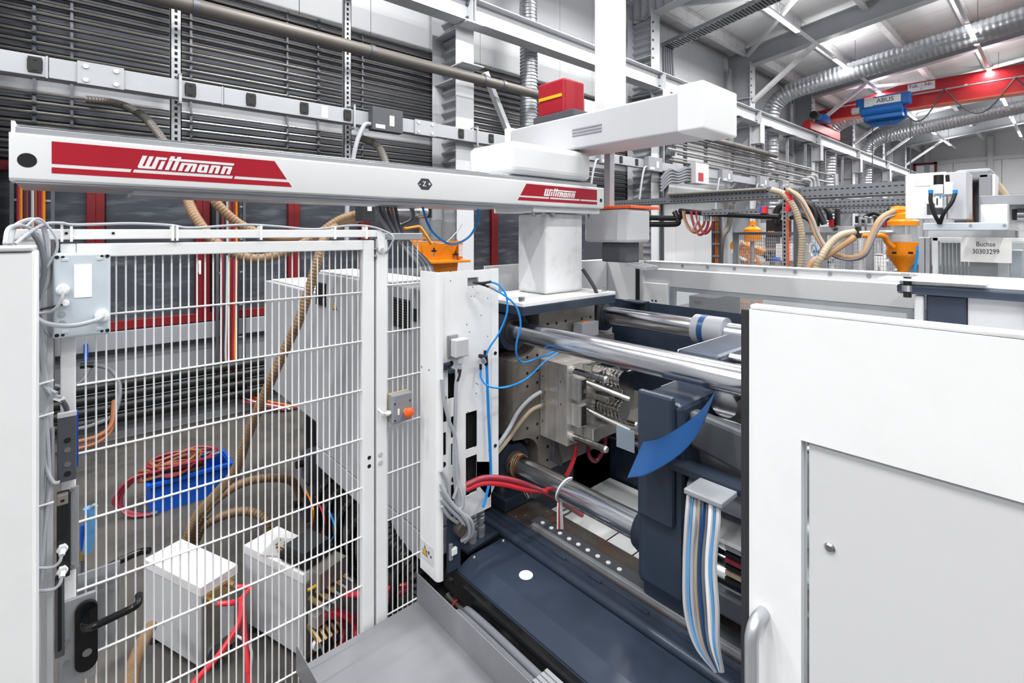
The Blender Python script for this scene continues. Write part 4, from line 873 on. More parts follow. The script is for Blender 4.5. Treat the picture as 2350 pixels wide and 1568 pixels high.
L = {'w': [[(325,238),(418,243),(318,445),(368,447),(460,250),(550,256),(452,452),(502,456),(598,262),(818,284),(800,330),(655,318),(572,508),(245,488),(222,465)]],
     'i': [[(705,348),(782,354),(705,518),(622,512)]],
     'tt': [[(888,250),(972,258),(845,528),(765,522)], [(1022,262),(1100,268),(978,538),(898,530)], [(862,290),(2155,396),(2138,442),(842,335)]],
     'm': [[(1100,380),(1180,386),(1108,548),(1028,542)], [(1105,380),(1400,404),(1415,420),(1400,445),(1090,418)], [(1232,425),(1312,430),(1230,558),(1152,552)], [(1335,432),(1412,428),(1355,568),(1280,562)]],
     'a': [[(1472,412),(1650,428),(1630,470),(1455,455)], [(1455,425),(1535,440),(1482,548),(1425,572),(1405,552)], [(1415,530),(1540,542),(1525,580),(1425,572)], [(1570,440),(1648,430),(1615,540),(1600,582),(1530,580)]],
     'n': [[(1700,430),(1775,436),(1708,592),(1635,585)], [(1700,430),(1870,442),(1880,460),(1862,482),(1685,466)], [(1800,470),(1880,460),(1825,600),(1755,594)]],
     'n2': [[(1935,448),(2010,455),(1945,608),(1875,602)], [(1935,448),(2105,462),(2115,480),(2098,502),(1920,486)], [(2040,490),(2115,478),(2060,615),(1990,610)]]}
def lz(q): v = at(290+q[0]/8.704, 330+q[1]/8.704, y=BY); return (v.x, v.z)
xa, xb_ = lz((222, 465))[0], lz((2155, 396))[0]; ya, yb2 = at(1247.8, 450, y=BY).x, at(1321, 442, y=BY).x
for rep in (0, 1):
    for k, polys in L.items():
        mb = MB()
        for pl_ in polys:
            pp = [lz(q) for q in pl_]
            if rep: pp = [(ya+(q[0]-xa)*(yb2-ya)/(xb_-xa), q[1]+.0005) for q in pp]
            mb.prism(pp, 'y', BY-.0014-.00004*len(mb.v), BY-.0007)
        mb.build('letter', 'white_gloss', t, smooth=False)
hx_ = [(1.169, 2.4145), (1.19, 2.44), (1.226, 2.44), (1.247, 2.4145), (1.226, 2.389), (1.19, 2.389)]
band(hx_, 'ink', 'axis_badge'); text('- Z +', 'paper', .03, (1.208, BY-.0012, 2.4145), FACE_NY, t, name='axis_lettering')
# bracket under the beam
MB().box(at(305, 440, y=2.05).x, 1.7, BY+.1, BY+.3, bz0-.022, bz0-.006).build('cable_channel', 'alu', t, bev=.002)
# ---- robot pedestal and its plate
t = thing('robot_pedestal', 'white square steel pedestal carrying the robot beam on the platen', 'pedestal', (2.2, 2.0, 1.83))
MB().box(2.065, 2.395, 2.005, 2.25, 1.836, 2.31).build('column', 'white_old', t, bev=.02, seg=3)
MB().box(1.92, 2.5, 1.96, 2.3, 2.312, 2.338).build('top_plate', 'white', t, bev=.003)
for x in (1.95, 2.03, 2.11, 2.44): MB().cyl((x, 1.99, 2.312), (x, 1.99, 2.285), .012, n=6).build('bolt', 'chrome_small', t)
t = thing('base_plate', 'dirty white and dark steel plate bolted on top of the fixed platen', 'plate', (2.1, 2.05, 1.77))
MB().box(1.737, 2.517, 1.85, 2.3, 1.816, 1.835).build('white_plate', 'white_old', t, bev=.002); MB().box(1.737, 2.517, 1.85, 2.3, 1.77, 1.815).build('dark_plate', 'navy', t, bev=.003)
for x, y in ((1.775, 1.9), (1.775, 2.22), (2.47, 1.9), (2.47, 2.22)): MB().cyl((x, y, 1.835), (x, y, 1.86), .018, n=14).build('bolt', 'chrome_small', t)
# ---- white guards around the platen
t = thing('sheet_guard', 'white sheet guard behind the pedestal', 'machine guard', (2.4, 2.45, 1.4))
MB().box(1.97, 3.2, 2.45, 2.46, .9, 1.985).build('panel', 'white', t, bev=.002); MB().box(2.75, 3.19, 2.43, 2.449, .9, 1.98).build('grey_panel', 'grey_light', t, bev=.002)
MB().box(3.2, 3.22, 2.1, 2.46, 1.3, 1.985).build('corner_panel', 'white', t, bev=.003)
# ---- fixed platen
BX0, BX1, BZ0, BZ1, PY = 1.8, 2.6, .956, 1.668, 1.95
t = thing('fixed_platen', 'worn steel fixed platen with rows of bolt holes', 'platen', (2.2, 2.1, .8))
def arc(cx, cz, r, a0, a1, n=10): return [(cx+r*math.cos(math.radians(a0+(a1-a0)*i/n)), cz+r*math.sin(math.radians(a0+(a1-a0)*i/n))) for i in range(n+1)]
x0, x1, z0, z1 = 1.762, 2.64, .99, 1.745
poly = [(x0, BZ0+.14)] + [(1.84, BZ0+.13)] + arc(1.84, BZ0+.02, .11, 90, 0) + [(1.95, .86), (2.47, .86), (2.47, BZ0)] + arc(2.56, BZ0+.02, .11, 180, 90) + [(x1, BZ0+.13), (x1, BZ1-.12), (2.56, BZ1-.12)] + arc(2.56, BZ1, .12, 270, 180) + [(2.44, 1.755), (1.955, 1.755), (1.95, BZ1-.02)] + arc(1.83, BZ1-.02, .12, 0, -90) + [(x0, BZ1-.15)]
MB().prism(poly, 'y', PY, PY+.16).build('platen_face', 'iron', t, bev=.004)
for px_, py_ in ((1257, 744), (1277, 742), (1298, 737), (1335, 732), (1355, 728), (1210, 820), (1233, 815), (1210, 857), (1233, 850), (1210, 887), (1233, 878), (1210, 983), (1233, 973), (1210, 1014), (1233, 1005), (1257, 1025), (1256, 1056), (1266, 1055)):
    p = at(px_, py_, y=PY); MB().cyl((p.x, PY-.0012, p.z), (p.x, PY+.01, p.z), .0085 if px_ != 1266 else .005, n=12).build('bolt_hole', 'black_matt', t)
MB().box(1.64, 2.75, 2.16, 2.42, .82, 1.765).build('platen_body', 'navy', t, bev=.02)
MB().box(1.64, 1.95, 2.08, 2.16, 1.0, 1.5).build('platen_rib', 'navy', t, bev=.03)
for bx_ in (BX0, BX1):
    for bz_ in (BZ0, BZ1):
        MB().cyl((bx_, 1.985, bz_), (bx_, 2.2, bz_), .105, .115, n=28).build('bar_boss', 'navy', t); MB().lathe([(.056, 0), (.064, 0), (.066, .006), (.056, .006)], (bx_, 1.978, bz_), 28, 'y').build('bar_seal', 'iron_rust', t)
MB().prism([(1.98, .95), (2.05, .9), (2.06, .93), (2.04, .98), (2.02, 1.06), (1.99, 1.06)], 'y', 1.87, 1.9).build('clamp_hook', 'galv_dark', t, bev=.003)
t = thing('foot_block', 'dark blue foot block with a bolt under the fixed platen', 'machine foot', (1.8, 2.0, .76))
MB().box(1.69, 1.98, 1.93, 2.2, .752, .815).build('block', 'navy', t, bev=.006); MB().cyl((1.75, 2.03, .815), (1.75, 2.03, .85), .022, n=6).build('hex_nut', 'galv_dark', t); MB().cyl((1.75, 2.03, .815), (1.75, 2.03, .822), .032, n=18).build('washer', 'galv_dark', t)
MB().cyl((1.84, 1.929, .785), (1.84, 1.935, .785), .01).build('side_hole', 'black_matt', t)
# ---- tie bars
for i, (bx_, bz_, nm) in enumerate(((BX0, BZ1, 'upper front'), (BX0, BZ0, 'lower front'), (BX1, BZ1, 'upper rear'), (BX1, BZ0, 'lower rear'))):
    one(MB().cyl((bx_, -.6, bz_), (bx_, 1.99, bz_), .055, n=40), 'tie_bar', 'chrome', 'polished chrome tie bar, the %s one of the clamping unit' % nm, 'tie bar', 'tie bars')
# strings on the lower bar
t = thing('wrapped_wire', 'frayed wire wrapped around the lower tie bar at the platen', 'wire', (BX0, 1.95, BZ0))
for k in range(5): MB().hose([(BX0+.06*math.cos(a*.6+k), 1.93+.01*k+.008*math.sin(a+k), BZ0+.06*math.sin(a*.6+k)) for a in range(11)], .003, n=5).build('wire_turn', ['copper_hose', 'brown_hose', 'beige_hose'][k % 3], t)
for k in range(4): MB().hose([(BX0-.02+.012*k, 1.9, BZ0-.06), (BX0-.03+.015*k, 1.88, BZ0-.1), (BX0-.01+.01*k, 1.87, BZ0-.14)], .0022, n=5).build('loose_end', ['beige_hose', 'white', 'copper_hose', 'beige_hose'][k], t)
t = thing('tied_cord', 'white and red cord tied around the lower tie bar with hanging ends', 'cord', (BX0, 1.6, BZ0))
yy = 1.62
MB().hose([(BX0+.06*math.cos(a), yy-.02*math.sin(a), BZ0+.06*math.sin(a)) for a in [math.radians(q) for q in range(60, 290, 23)]], .0045, n=7).build('loop', 'white', t)
for k in range(4): MB().hose([(BX0-.045+.008*k, yy+.005, BZ0-.05), (BX0-.05+.01*k, yy+.002, BZ0-.1), (BX0-.052+.012*k, yy, BZ0-.17-.005*k)], .004, n=6).build('strand', 'white' if k != 1 else 'red_hose', t)
# ---- mould
t = thing('mould', 'bright machined steel mould half clamped on the fixed platen', 'mould', (2.2, 1.9, 1.07))
mx0, mx1, mz0, mz1 = 1.96, 2.42, 1.075, 1.5
for a, b in ((1.75, 1.815), (1.817, 1.885), (1.887, 1.948)): MB().box(mx0, mx1, a, b, mz0, mz1).build('mould_plate', 'mold_steel', t, bev=.002)
for z in (1.467, 1.12):
    for x in (2.0, 2.38):
        yend = 1.52 if x < 2.2 else 1.6
        m = MB().cyl((x, yend+.01, z), (x, 1.75, z), .017, n=20); g = m.build('guide_pin', 'mold_bright', t); MB().cyl((x, yend, z), (x, yend+.01, z), .013, .017, n=20).build('pin_tip', 'mold_steel', g)
        for k in range(4 if x < 2.2 else 1): MB().cyl((x, yend+.04+k*.045, z), (x, yend+.043+k*.045, z), .0173, n=20).build('oil_groove', 'iron_rust', g)
        MB().cyl((x, 1.735, z), (x, 1.75, z), .024, n=20).build('bush', 'mold_steel', g)
for a, b in ((1.318, 1.436), (1.18, 1.298)):
    bk = MB().box(1.99, 2.045, 1.69, 1.75, a, b).build('wedge_block', 'mold_steel', t, bev=.003); MB().box(1.998, 2.04, 1.684, 1.69, a+.008, b-.008).build('wear_plate', 'mold_bright', bk, bev=.002)
    for z in (a+.03, b-.03): MB().cyl((2.025, 1.683, z), (2.025, 1.69, z), .009, n=12).build('socket_screw', 'black_matt', bk)
for z, dz in ((1.4, .0), (1.26, -.02)):
    MB().cyl((2.07, 1.74, z), (2.16, 1.5, z-.06+dz), .013, n=14).build('angle_pin', 'mold_bright', t)
for z in (1.4, 1.235):
    P = [Vector((2.24, 1.74-.012*i, z)) for i in range(14)]; MB().sweep([Vector((2.24, 1.745-.004*i, z)) for i in range(40)], [.045+.006*((i//3) % 2) for i in range(40)], 22).build('ribbed_core', 'mold_bright', t)
    MB().lathe([(.055, 0), (.068, 0), (.068, .02), (.055, .02)], (2.24, 1.74, z), 24, 'y').build('core_ring', 'mold_bright', t)
MB().box(2.09, 2.36, 1.69, 1.75, 1.44, 1.49).build('slide_rail', 'mold_bright', t, bev=.004); MB().box(2.09, 2.36, 1.68, 1.75, 1.08, 1.15).build('slide_rail', 'mold_steel', t, bev=.004); MB().box(2.12, 2.17, 1.6, 1.75, 1.3, 1.335).build('slide', 'mold_bright', t, bev=.003)
MB().box(2.3, 2.41, 1.64, 1.75, 1.2, 1.42).build('cavity_insert', 'mold_bright', t, bev=.01)
for (px_, py_) in ((1246, 863), (1246, 914), (1246, 964)): p = at(px_, py_, x=mx0); MB().cyl((mx0-.002, p.y, p.z), (mx0+.01, p.y, p.z), .006, n=10).build('plug', 'brass', t)
for (px_, py_) in ((1265, 920), (1287, 876), (1288, 928)): p = at(px_, py_, x=mx0); MB().cyl((mx0-.002, p.y, p.z), (mx0+.01, p.y, p.z), .006, n=10).build('plug', 'chrome_small', t)
for py_ in (897, 928):
    p = at(1250, py_, x=mx0); MB().cyl((mx0-.015, p.y, p.z), (mx0, p.y, p.z), .011, n=8).build('hose_fitting', 'brass', t); MB().cyl((mx0-.035, p.y+.004, p.z-.003), (mx0-.015, p.y, p.z), .012, n=10).build('hose_ferrule', 'chrome_small', t)
    k = py_ == 928
    one(MB().hose([(mx0-.03, p.y, p.z), at(1218, 915+28*k, x=1.86), at(1190, 945+30*k, x=1.78), at(1165, 990+20*k, x=1.66), at(1130, 1040+12*k, x=1.56), at(1100, 1075+8*k, x=1.5), at(1070, 1105, x=1.47), at(1050, 1120, x=1.5)], .011, n=10), 'mould_hose', 'beige_hose' if k else 'cable', ['upper grey hose from the mould to the perforated guard', 'lower beige hose from the mould to the perforated guard'][k], 'hose', 'mould cooling hoses')
for k, (a, b, lab) in enumerate((((1322, 1020), (1300, 1085), 'red hose dropping from the mould underside'), ((1388, 995), (1352, 1000), 'red hose bent in a U below the mould'), ((1413, 985), (1425, 1010), 'short dark red hose at the far mould corner'))):
    if k == 0: pts = [at(1322, 1022, y=1.8), at(1318, 1050, y=1.8), at(1306, 1080, y=1.82), at(1295, 1100, y=1.85)]
    elif k == 1: pts = [at(1390, 990, y=1.8), at(1386, 1030, y=1.8), at(1368, 1058, y=1.8), at(1352, 1045, y=1.8), at(1350, 1012, y=1.8)]
    else: pts = [at(1413, 985, y=1.8), at(1418, 1000, y=1.78), at(1425, 1018, y=1.78)]
    one(MB().hose(pts, .0115, n=10), 'mould_hose', 'red_hose' if k == 0 else 'red_hose_dark', lab, 'hose', 'mould cooling hoses')
t = thing('terminal_box', 'small grey terminal box on top of the mould with a black cable', 'electrical box', at(1355, 760, y=1.9))
p = at(1330, 750, y=1.88); q = at(1368, 768, y=1.88); MB().box(p.x, q.x, 1.86, 1.93, q.z, p.z+.02).build('housing', 'grey_mid', t, bev=.004); MB().box(p.x+.03, p.x+.08, 1.87, 1.9, p.z+.0201, p.z+.022).build('label_plate', 'orange', t)
MB().hose([at(1337, 618, y=1.98), at(1352, 640, y=1.94), at(1368, 670, y=1.88), at(1373, 710, y=1.86), at(1370, 748, y=1.88)], .012).build('cable', 'rubber', t)
# ---- red water hoses across the bed
for k in range(2):
    pts = [at(1070, 1122-8*k, y=1.75), at(1110, 1108-10*k, y=1.72), at(1160, 1112-12*k, y=1.7), at(1210, 1124-10*k, y=1.68), at(1255, 1130+4*k, y=1.7), at(1290, 1150+4*k, y=1.72), at(1335, 1182, y=1.75)]
    one(MB().hose(pts, .0135, n=12), 'water_hose', 'red_hose' if k == 0 else 'red_hose_dark', ['bright red water hose crossing in front of the lower tie bar', 'darker pink-red water hose crossing above the bright one'][k], 'hose', 'red hoses at the bed')
# ---- perforated corner guard with plugs
t = thing('corner_guard', 'white perforated sheet cabinet between fence and platen', 'machine guard', (1.3, 1.8, .7))
cx0, cyf, cz0, cz1 = 1.18, 1.785, .706, 2.026
MB().prism([(cx0, 1.925)] + [(cx0+.02-.02*math.cos(a), cyf+.02-.02*math.sin(a)) for a in [math.pi/2*i/6 for i in range(7)]] + [(cx0+.028, cyf), (cx0+.028, cyf+.012), (cx0+.012, cyf+.022), (cx0+.012, 1.925)], 'z', cz0, cz1).build('side_sheet', 'white', t)
def hp(a, b): p = at(*a, y=cyf+.02); q = at(*b, y=cyf+.02); return (p.x, q.x, q.z, p.z)
ys = cyf+.02
holes = [hp((1028, 855), (1045, 912)), hp((1013, 913), (1025, 968)), hp((1035, 957), (1045, 1003)), hp((1069, 949), (1095, 1024)), hp((1013, 995), (1024, 1044)), hp((1035, 1019), (1043, 1066)), hp((1069, 1052), (1095, 1128)), hp((1035, 1114), (1045, 1150)), hp((1073, 638), (1098, 655)), hp((1012, 780), (1016, 818)), hp((1012, 1165), (1040, 1205))]
right = at(1127, 700, y=ys).x
MB().plate('y', cx0+.029, right, 1.0, cz1, ys, ys+.004, holes).build('perforated_sheet', 'white', t, smooth=False)
MB().box(cx0+.03, right, ys+.03, ys+.034, 1.0, 1.95).build('inner_sheet', 'black_matt', t)  # black backing added so the cut-outs in front look dark
fx = at(1140, 700, y=ys+.01).x
MB().box(right+.001, fx, ys-.004, ys+.012, 1.0, cz1).build('edge_flange', 'white', t, bev=.002)
fp = [at(*q, y=2.0) for q in ((1060, 1140), (1090, 1110), (1128, 1130), (1098, 1180), (1098, 1200), (1060, 1210))]
MB().prism([(q.x, q.z) for q in fp], 'y', 2.0, 2.01).build('lower_flap', 'white', t)
fp = [at(*q, y=ys) for q in ((1095, 1060), (1139, 1060), (1139, 1110), (1122, 1143), (1095, 1110))]
MB().prism([(q.x, q.z) for q in fp], 'y', ys, ys+.006).build('sheet_foot', 'white', t)
for (px_, py_) in ((1035, 835), (1018, 1067), (1041, 1100)): p = at(px_, py_, y=ys); MB().cyl((p.x, ys-.0008, p.z), (p.x, ys+.003, p.z), .0125, n=16).build('round_hole', 'black_matt', t)
for (px_, py_) in ((1034, 623), (1034, 645), (1085, 659), (1081, 680), (1088, 680), (1119, 685), (1104, 724), (1071, 745), (1077, 762), (1119, 772), (1093, 880), (1096, 882), (1093, 903), (1074, 946), (1090, 945), (1074, 1029), (1090, 1025), (1074, 1054), (1090, 1048), (1121, 1033)): p = at(px_, py_, y=ys); MB().cyl((p.x, ys-.0008, p.z), (p.x, ys+.002, p.z), .0025, n=8).build('rivet_hole', 'black_matt', t)
for (px_, py_) in ((1135, 810), (1135, 1022)): p = at(px_, py_, y=ys); MB().cyl((p.x, ys-.008, p.z), (p.x, ys-.003, p.z), .008, n=10).build('rubber_plug', 'black', t)
for (px_, py_) in ((968, 842), (985, 849)): p = at(px_, py_, x=cx0); MB().cyl((cx0-.002, p.y, p.z), (cx0+.002, p.y, p.z), .005, n=10).build('screw', 'alu', t)
# type sticker and triangle at the foot of the side
p = at(961, 1245, x=cx0); q = at(998, 1330, x=cx0)
MB().prism([(1.922, .76), (1.815, .76), (1.815, .84), (1.922, .84)], 'x', cx0-.0015, cx0-.0002).build('type_sticker', 'sticker', t)
p = at(976, 1262, x=cx0); MB().prism([(p.y-.022, p.z-.024), (p.y+.022, p.z-.024), (p.y, p.z+.024)], 'x', cx0-.0016, cx0-.0003).build('warning_triangle', 'ink', t); MB().prism([(p.y-.016, p.z-.02), (p.y+.016, p.z-.02), (p.y, p.z+.016)], 'x', cx0-.0024, cx0-.0016).build('warning_sign', 'yellow', t)
for k in range(5): MB().box(cx0-.0022, cx0-.0015, 1.83+.017*k, 1.84+.017*k, .79+.008*(k % 3), .8+.012*(k % 2)).build('print', 'ink', t)
t = thing('heavy_duty_plug', 'grey heavy-duty electrical plug on the perforated guard', 'plug', at(1048, 790, y=1.78))
a = at(1026, 770, y=ys); b = at(1040, 818, y=ys); MB().box(a.x, b.x+.02, ys-.012, ys-.0005, b.z, a.z).build('socket_frame', 'grey_mid', t, bev=.003)
a = at(1040, 780, y=ys-.035); b = at(1070, 815, y=ys-.035); MB().box(a.x, b.x, ys-.055, ys-.013, b.z, a.z).build('hood', 'grey_light', t, bev=.005)
gz = b.z; gx_ = (a.x+b.x)/2
MB().lathe([(.014, 0), (.016, -.008), (.013, -.02), (.014, -.024), (.011, -.032)], (gx_, ys-.035, gz), 14).build('cable_gland', 'grey_light', t)
MB().hose([(gx_, ys-.035, gz-.03), (gx_, ys-.035, gz-.06), (gx_-.015, ys-.03, gz-.11), (gx_-.02, ys-.03, gz-.25), (gx_-.02, ys-.02, gz-.45), (gx_-.01, ys-.02, gz-.6), (gx_-.02, ys-.025, gz-.7)], .0085, n=10).build('cable', 'cable', t)
MB().hose([(gx_, ys-.035, gz-.055), (gx_-.005, ys-.034, gz-.08), (gx_-.013, ys-.031, gz-.105)], .0093, n=10).build('tape', 'rubber', t)
t = thing('hinge_clamp', 'dark steel hinge clamp at the edge of the perforated guard', 'clamp', at(1022, 850, y=1.78))
p = at(1013, 835, y=ys-.01); MB().box(p.x, p.x+.045, ys-.02, ys-.001, p.z-.03, p.z).build('arm', 'navy', t, bev=.004); MB().box(p.x+.03, p.x+.055, ys-.035, ys-.015, p.z-.045, p.z-.028).build('tip', 'navy', t, bev=.003)
for k in range(2): MB().cyl((p.x+.028, ys-.024, p.z-.01-.015*k), (p.x+.028, ys-.02, p.z-.01-.015*k), .005, n=8).build('screw', 'chrome_small', t)
t = thing('guard_cables', 'bundle of thick pale grey cables looping out of the perforated guard', 'cables', at(1040, 1150, y=1.77))
yc = ys-.03
def gc(pp, r=.0085): MB().hose([at(q[0], q[1], y=q[2]) for q in pp], r, n=9).build('cable', 'cable', t)
gc([(1014, 870, yc), (1018, 910, yc), (1030, 965, yc), (1044, 1000, yc), (1048, 1050, yc), (1050, 1100, yc), (1062, 1140, yc-.02), (1060, 1165, yc-.02), (1040, 1175, yc)], .008)
gc([(1012, 1110, yc), (1020, 1130, yc-.01), (1040, 1160, yc-.02), (1060, 1180, yc-.03), (1075, 1205, yc-.03), (1075, 1230, yc-.02), (1058, 1242, yc)])
gc([(1012, 1125, yc), (1030, 1150, yc-.01), (1055, 1175, yc-.02), (1080, 1195, yc-.03), (1084, 1222, yc-.02), (1065, 1245, yc)])
gc([(1012, 1145, yc), (1035, 1170, yc-.01), (1055, 1190, yc-.02), (1068, 1215, yc-.02), (1062, 1238, yc)])
gc([(1012, 1080, yc), (1024, 1100, yc), (1030, 1125, yc), (1030, 1150, yc)]); gc([(1014, 1162, yc), (1030, 1185, yc), (1050, 1200, yc)], .0075)
gc([(1040, 1145, yc), (1050, 1115, yc), (1052, 1080, yc), (1046, 1040, yc)], .0075)
# ---- blue pneumatic lines
t = thing('pneumatic_tubes', 'bright blue pneumatic tubes with black fittings on the white guard', 'tubes', at(1120, 800, y=1.77))
def bt(pp, r=.0045, m='blue_tube', nm='tube'): MB().hose([at(q[0], q[1], y=q[2]) for q in pp], r, n=8).build(nm, m, t)
bt([(1125, 647, 1.74), (1145, 655, 1.72), (1162, 680, 1.7), (1163, 720, 1.7), (1145, 765, 1.73), (1122, 800, 1.76), (1112, 830, 1.77)])
bt([(1135, 665, 1.73), (1160, 680, 1.7), (1185, 705, 1.68), (1195, 745, 1.68), (1186, 785, 1.7), (1186, 815, 1.72), (1200, 832, 1.74), (1235, 822, 1.77), (1275, 806, 1.82)])
bt([(1103, 848, 1.77), (1105, 870, 1.76), (1125, 888, 1.74), (1165, 888, 1.73), (1210, 868, 1.75), (1250, 830, 1.78), (1283, 808, 1.82)])
bt([(1117, 838, 1.78), (1118, 870, 1.78), (1121, 950, 1.78), (1125, 1040, 1.78), (1126, 1090, 1.78), (1118, 1130, 1.77), (1108, 1165, 1.76)], .0068)
bt([(968, 470, 2.1), (985, 520, 2.1), (1015, 552, 2.1), (1045, 560, 2.1), (1080, 540, 2.1), (1098, 500, 2.1), (1095, 470, 2.1)], .006)
bt([(1085, 648, 1.775), (1105, 650, 1.75), (1127, 647, 1.74)], .006, 'black', 'fitting'); bt([(1088, 648, 1.775), (1112, 655, 1.75), (1122, 659, 1.74)], .005, 'black', 'fitting'); bt([(1122, 657, 1.74), (1138, 665, 1.73)], .008, 'alu', 'coupling')
bt([(1114, 805, 1.775), (1116, 838, 1.775)], .009, 'black', 'valve'); bt([(1100, 817, 1.77), (1116, 820, 1.765)], .009, 'black', 'valve'); bt([(1106, 822, 1.765), (1112, 832, 1.765)], .011, 'alu', 'tee'); bt([(1103, 836, 1.77), (1103, 848, 1.77)], .006, 'black', 'fitting')
MB().box(*[hp((1073, 638), (1098, 655))[i] for i in (0, 1)], ys+.012, ys+.016, hp((1073, 638), (1098, 655))[2], hp((1073, 638), (1098, 655))[3]).build('bulkhead', 'grey_mid', t)
# ---- machine bed
t = thing('machine_bed', 'dark blue machine bed below the tie bars', 'machine bed', (1.9, .8, 0))
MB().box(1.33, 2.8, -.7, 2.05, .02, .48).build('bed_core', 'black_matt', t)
MB().box(1.6, 1.64, -.7, 2.05, .5, .715).build('side_beam', 'navy', t, bev=.008)
MB().cyl((1.612, -.7, .722), (1.612, 2.03, .722), .024, n=20).build('round_edge', 'navy', t)
MB().box(1.618, 1.662, -.7, 2.03, .72, .738).build('inner_strip', 'navy', t, bev=.003)
MB().box(1.6625, 1.6645, -.7, 2.03, .7, .737).build('seam', 'iron_rust', t)
MB().box(1.665, 1.7, -.7, 2.03, .72, .742).build('inner_ledge', 'navy', t, bev=.003)
MB().box(1.7, 1.9, -.7, 2.3, .5, .748).build('bed_plate', 'iron_rust', t, bev=.004)
for k, (px_, py_) in enumerate(((1207, 1226), (1285, 1275), (1365, 1327), (1470, 1396), (1580, 1470))):
    p = at(px_, py_, z=.742); MB().box(1.655, 1.672, p.y-.035, p.y+.035, .738, .744).build('weld_bead', 'navy', t, bev=.002)
for (px_, py_) in ((1184, 1186), (1206, 1183), (1219, 1207), (1256, 1174)): p = at(px_, py_, z=.748); MB().cyl((p.x, p.y, .747), (p.x, p.y, .75), .006, n=8).build('bed_screw', 'iron', t)
MB().box(2.0, 2.75, -.7, .95, .5, .72).build('bed_block', 'navy_dark', t, bev=.01)
MB().box(2.68, 2.75, -.7, 2.2, .5, .85).build('rear_beam', 'navy', t, bev=.01)
t = thing('linear_guide', 'steel linear guide rail with white cap plugs along the bed', 'guide rail', (1.74, 1.0, .75))
MB().box(1.702, 1.722, -.7, 1.75, .7485, .772).build('side_lip', 'galv', t, bev=.002); MB().box(1.726, 1.79, -.7, 1.78, .7485, .768).build('rail', 'grey_dark', t, bev=.002)
for (px_, py_) in ((1240, 1203), (1260, 1215), (1280, 1227), (1301, 1240), (1322, 1253), (1344, 1266), (1367, 1280), (1391, 1295), (1416, 1311)): p = at(px_, py_, z=.769); MB().cyl((1.752, p.y, .768), (1.752, p.y, .7705), .0105, n=16).build('cap_plug', 'white', t)
t = thing('bed_cover', 'dark blue bent cover with a white round sticker beside the bed', 'cover', (1.45, .8, .66))
MB().prism([(1.305, .665), (1.305, .69), (1.385, .72), (1.585, .72), (1.585, .66)], 'y', -.7, 1.825).build('cover_sheet', 'navy', t, bev=.004)
MB().box(1.586, 1.598, -.7, 1.83, .66, .69).build('gap_shade_strip', 'black_matt', t)  # black strip stands in for the shade in this gap
for (px_, py_) in ((1155, 1240), (1088, 1278)): p = at(px_, py_, z=.722); MB().lathe([(.011, 0), (.009, .005), (.004, .008)], (p.x, p.y, .7195), 12).build('dome_screw', 'chrome_small', t)
p = at(1207, 1320, z=.7205); MB().lathe([(.03, 0), (.03, .0006)], (p.x, p.y, .7201), 28).build('round_sticker', 'paper', t)
t = thing('black_rail', 'glossy black door guide rail along the bed cover', 'rail', (1.28, .8, .64))
MB().prism([(1.268, .615), (1.268, .682), (1.275, .69), (1.296, .69), (1.296, .68), (1.28, .675), (1.28, .625), (1.296, .615)], 'y', -.7, 1.865).build('channel', 'black_gloss', t)
MB().cyl((1.266, 1.8, .66), (1.269, 1.8, .66), .007, n=10).build('slot_hole', 'black_matt', t)
MB().box(1.297, 1.304, -.7, 1.83, .64, .685).build('navy_lip', 'navy', t)
for k, (x, z) in enumerate(((1.238, .642), (1.194, .652))):
    one(MB().hose([(x+.07, 1.74, z-.16), (x+.02, 1.68, z-.05), (x, 1.58, z), (x, .9, z-.003), (x, .2, z), (x, -.5, z)], .016, n=14), 'bed_conduit', 'cable_dark', ['upper grey conduit under the black rail', 'lower grey conduit nearest the sheet metal tray'][k], 'conduit', 'grey conduits under the rail')
t = thing('spare_cable_coil', 'coil of thin grey cable under the black rail', 'cables', (1.36, 1.5, .5))
for k in range(4): MB().hose([(1.33+.012*k, 1.7, .6), (1.32+.01*k, 1.62, .52), (1.35, 1.52-.02*k, .47), (1.42, 1.46, .48+.01*k), (1.45, 1.4, .5)], .006).build('cable', 'cable', t)
MB().hose([(1.25, 1.48, .53), (1.26, 1.49, .55), (1.29, 1.5, .545)], .003).build('cable_tie', 'paper', t)
t = thing('ejector_block', 'oily steel connector block below the corner guard', 'block', at(1045, 1385, x=1.28))
p = at(1022, 1362, x=1.28); q = at(1062, 1410, x=1.28); MB().box(1.28, 1.4, q.y, p.y, q.z, p.z).build('block', 'iron', t, bev=.006)
for k in range(2): MB().cyl((1.275, q.y+.03+.05*k, q.z+.05), (1.28, q.y+.03+.05*k, q.z+.05), .014).build('port', 'black_matt', t)
MB().hose([(1.27, q.y+.03, q.z+.05), (1.25, q.y+.05, q.z), (1.28, q.y+.02, q.z-.08)], .004).build('red_wire', 'red_hose', t)
t = thing('bracket_plate', 'dark blue bracket with a brown knob at the foot of the corner guard', 'bracket', at(1040, 1240, y=1.79))
p = at(1027, 1195, y=1.79); q = at(1056, 1300, y=1.79); MB().prism([(p.x, p.z), (q.x, p.z+.03), (q.x, q.z), (p.x, q.z)], 'y', 1.787, 1.797).build('plate', 'navy', t)
c = at(1057, 1216, y=1.76); MB().cyl((c.x, 1.787, c.z), (c.x, 1.745, c.z), .026, n=24).build('knob', 'iron_rust', t, bev=.003)
m = at(1035, 1265, y=1.78); MB().box(m.x-.008, m.x+.008, 1.775, 1.787, m.z-.04, m.z+.03).build('latch', 'galv', t, bev=.002); MB().box(m.x, m.x+.028, 1.77, 1.785, m.z-.02, m.z+.01).build('latch_clip', 'white', t, bev=.003)
t = thing('coupling_plate', 'dark plate carrying hydraulic couplings beside the bed cover', 'plate', (1.5, 1.93, .72))
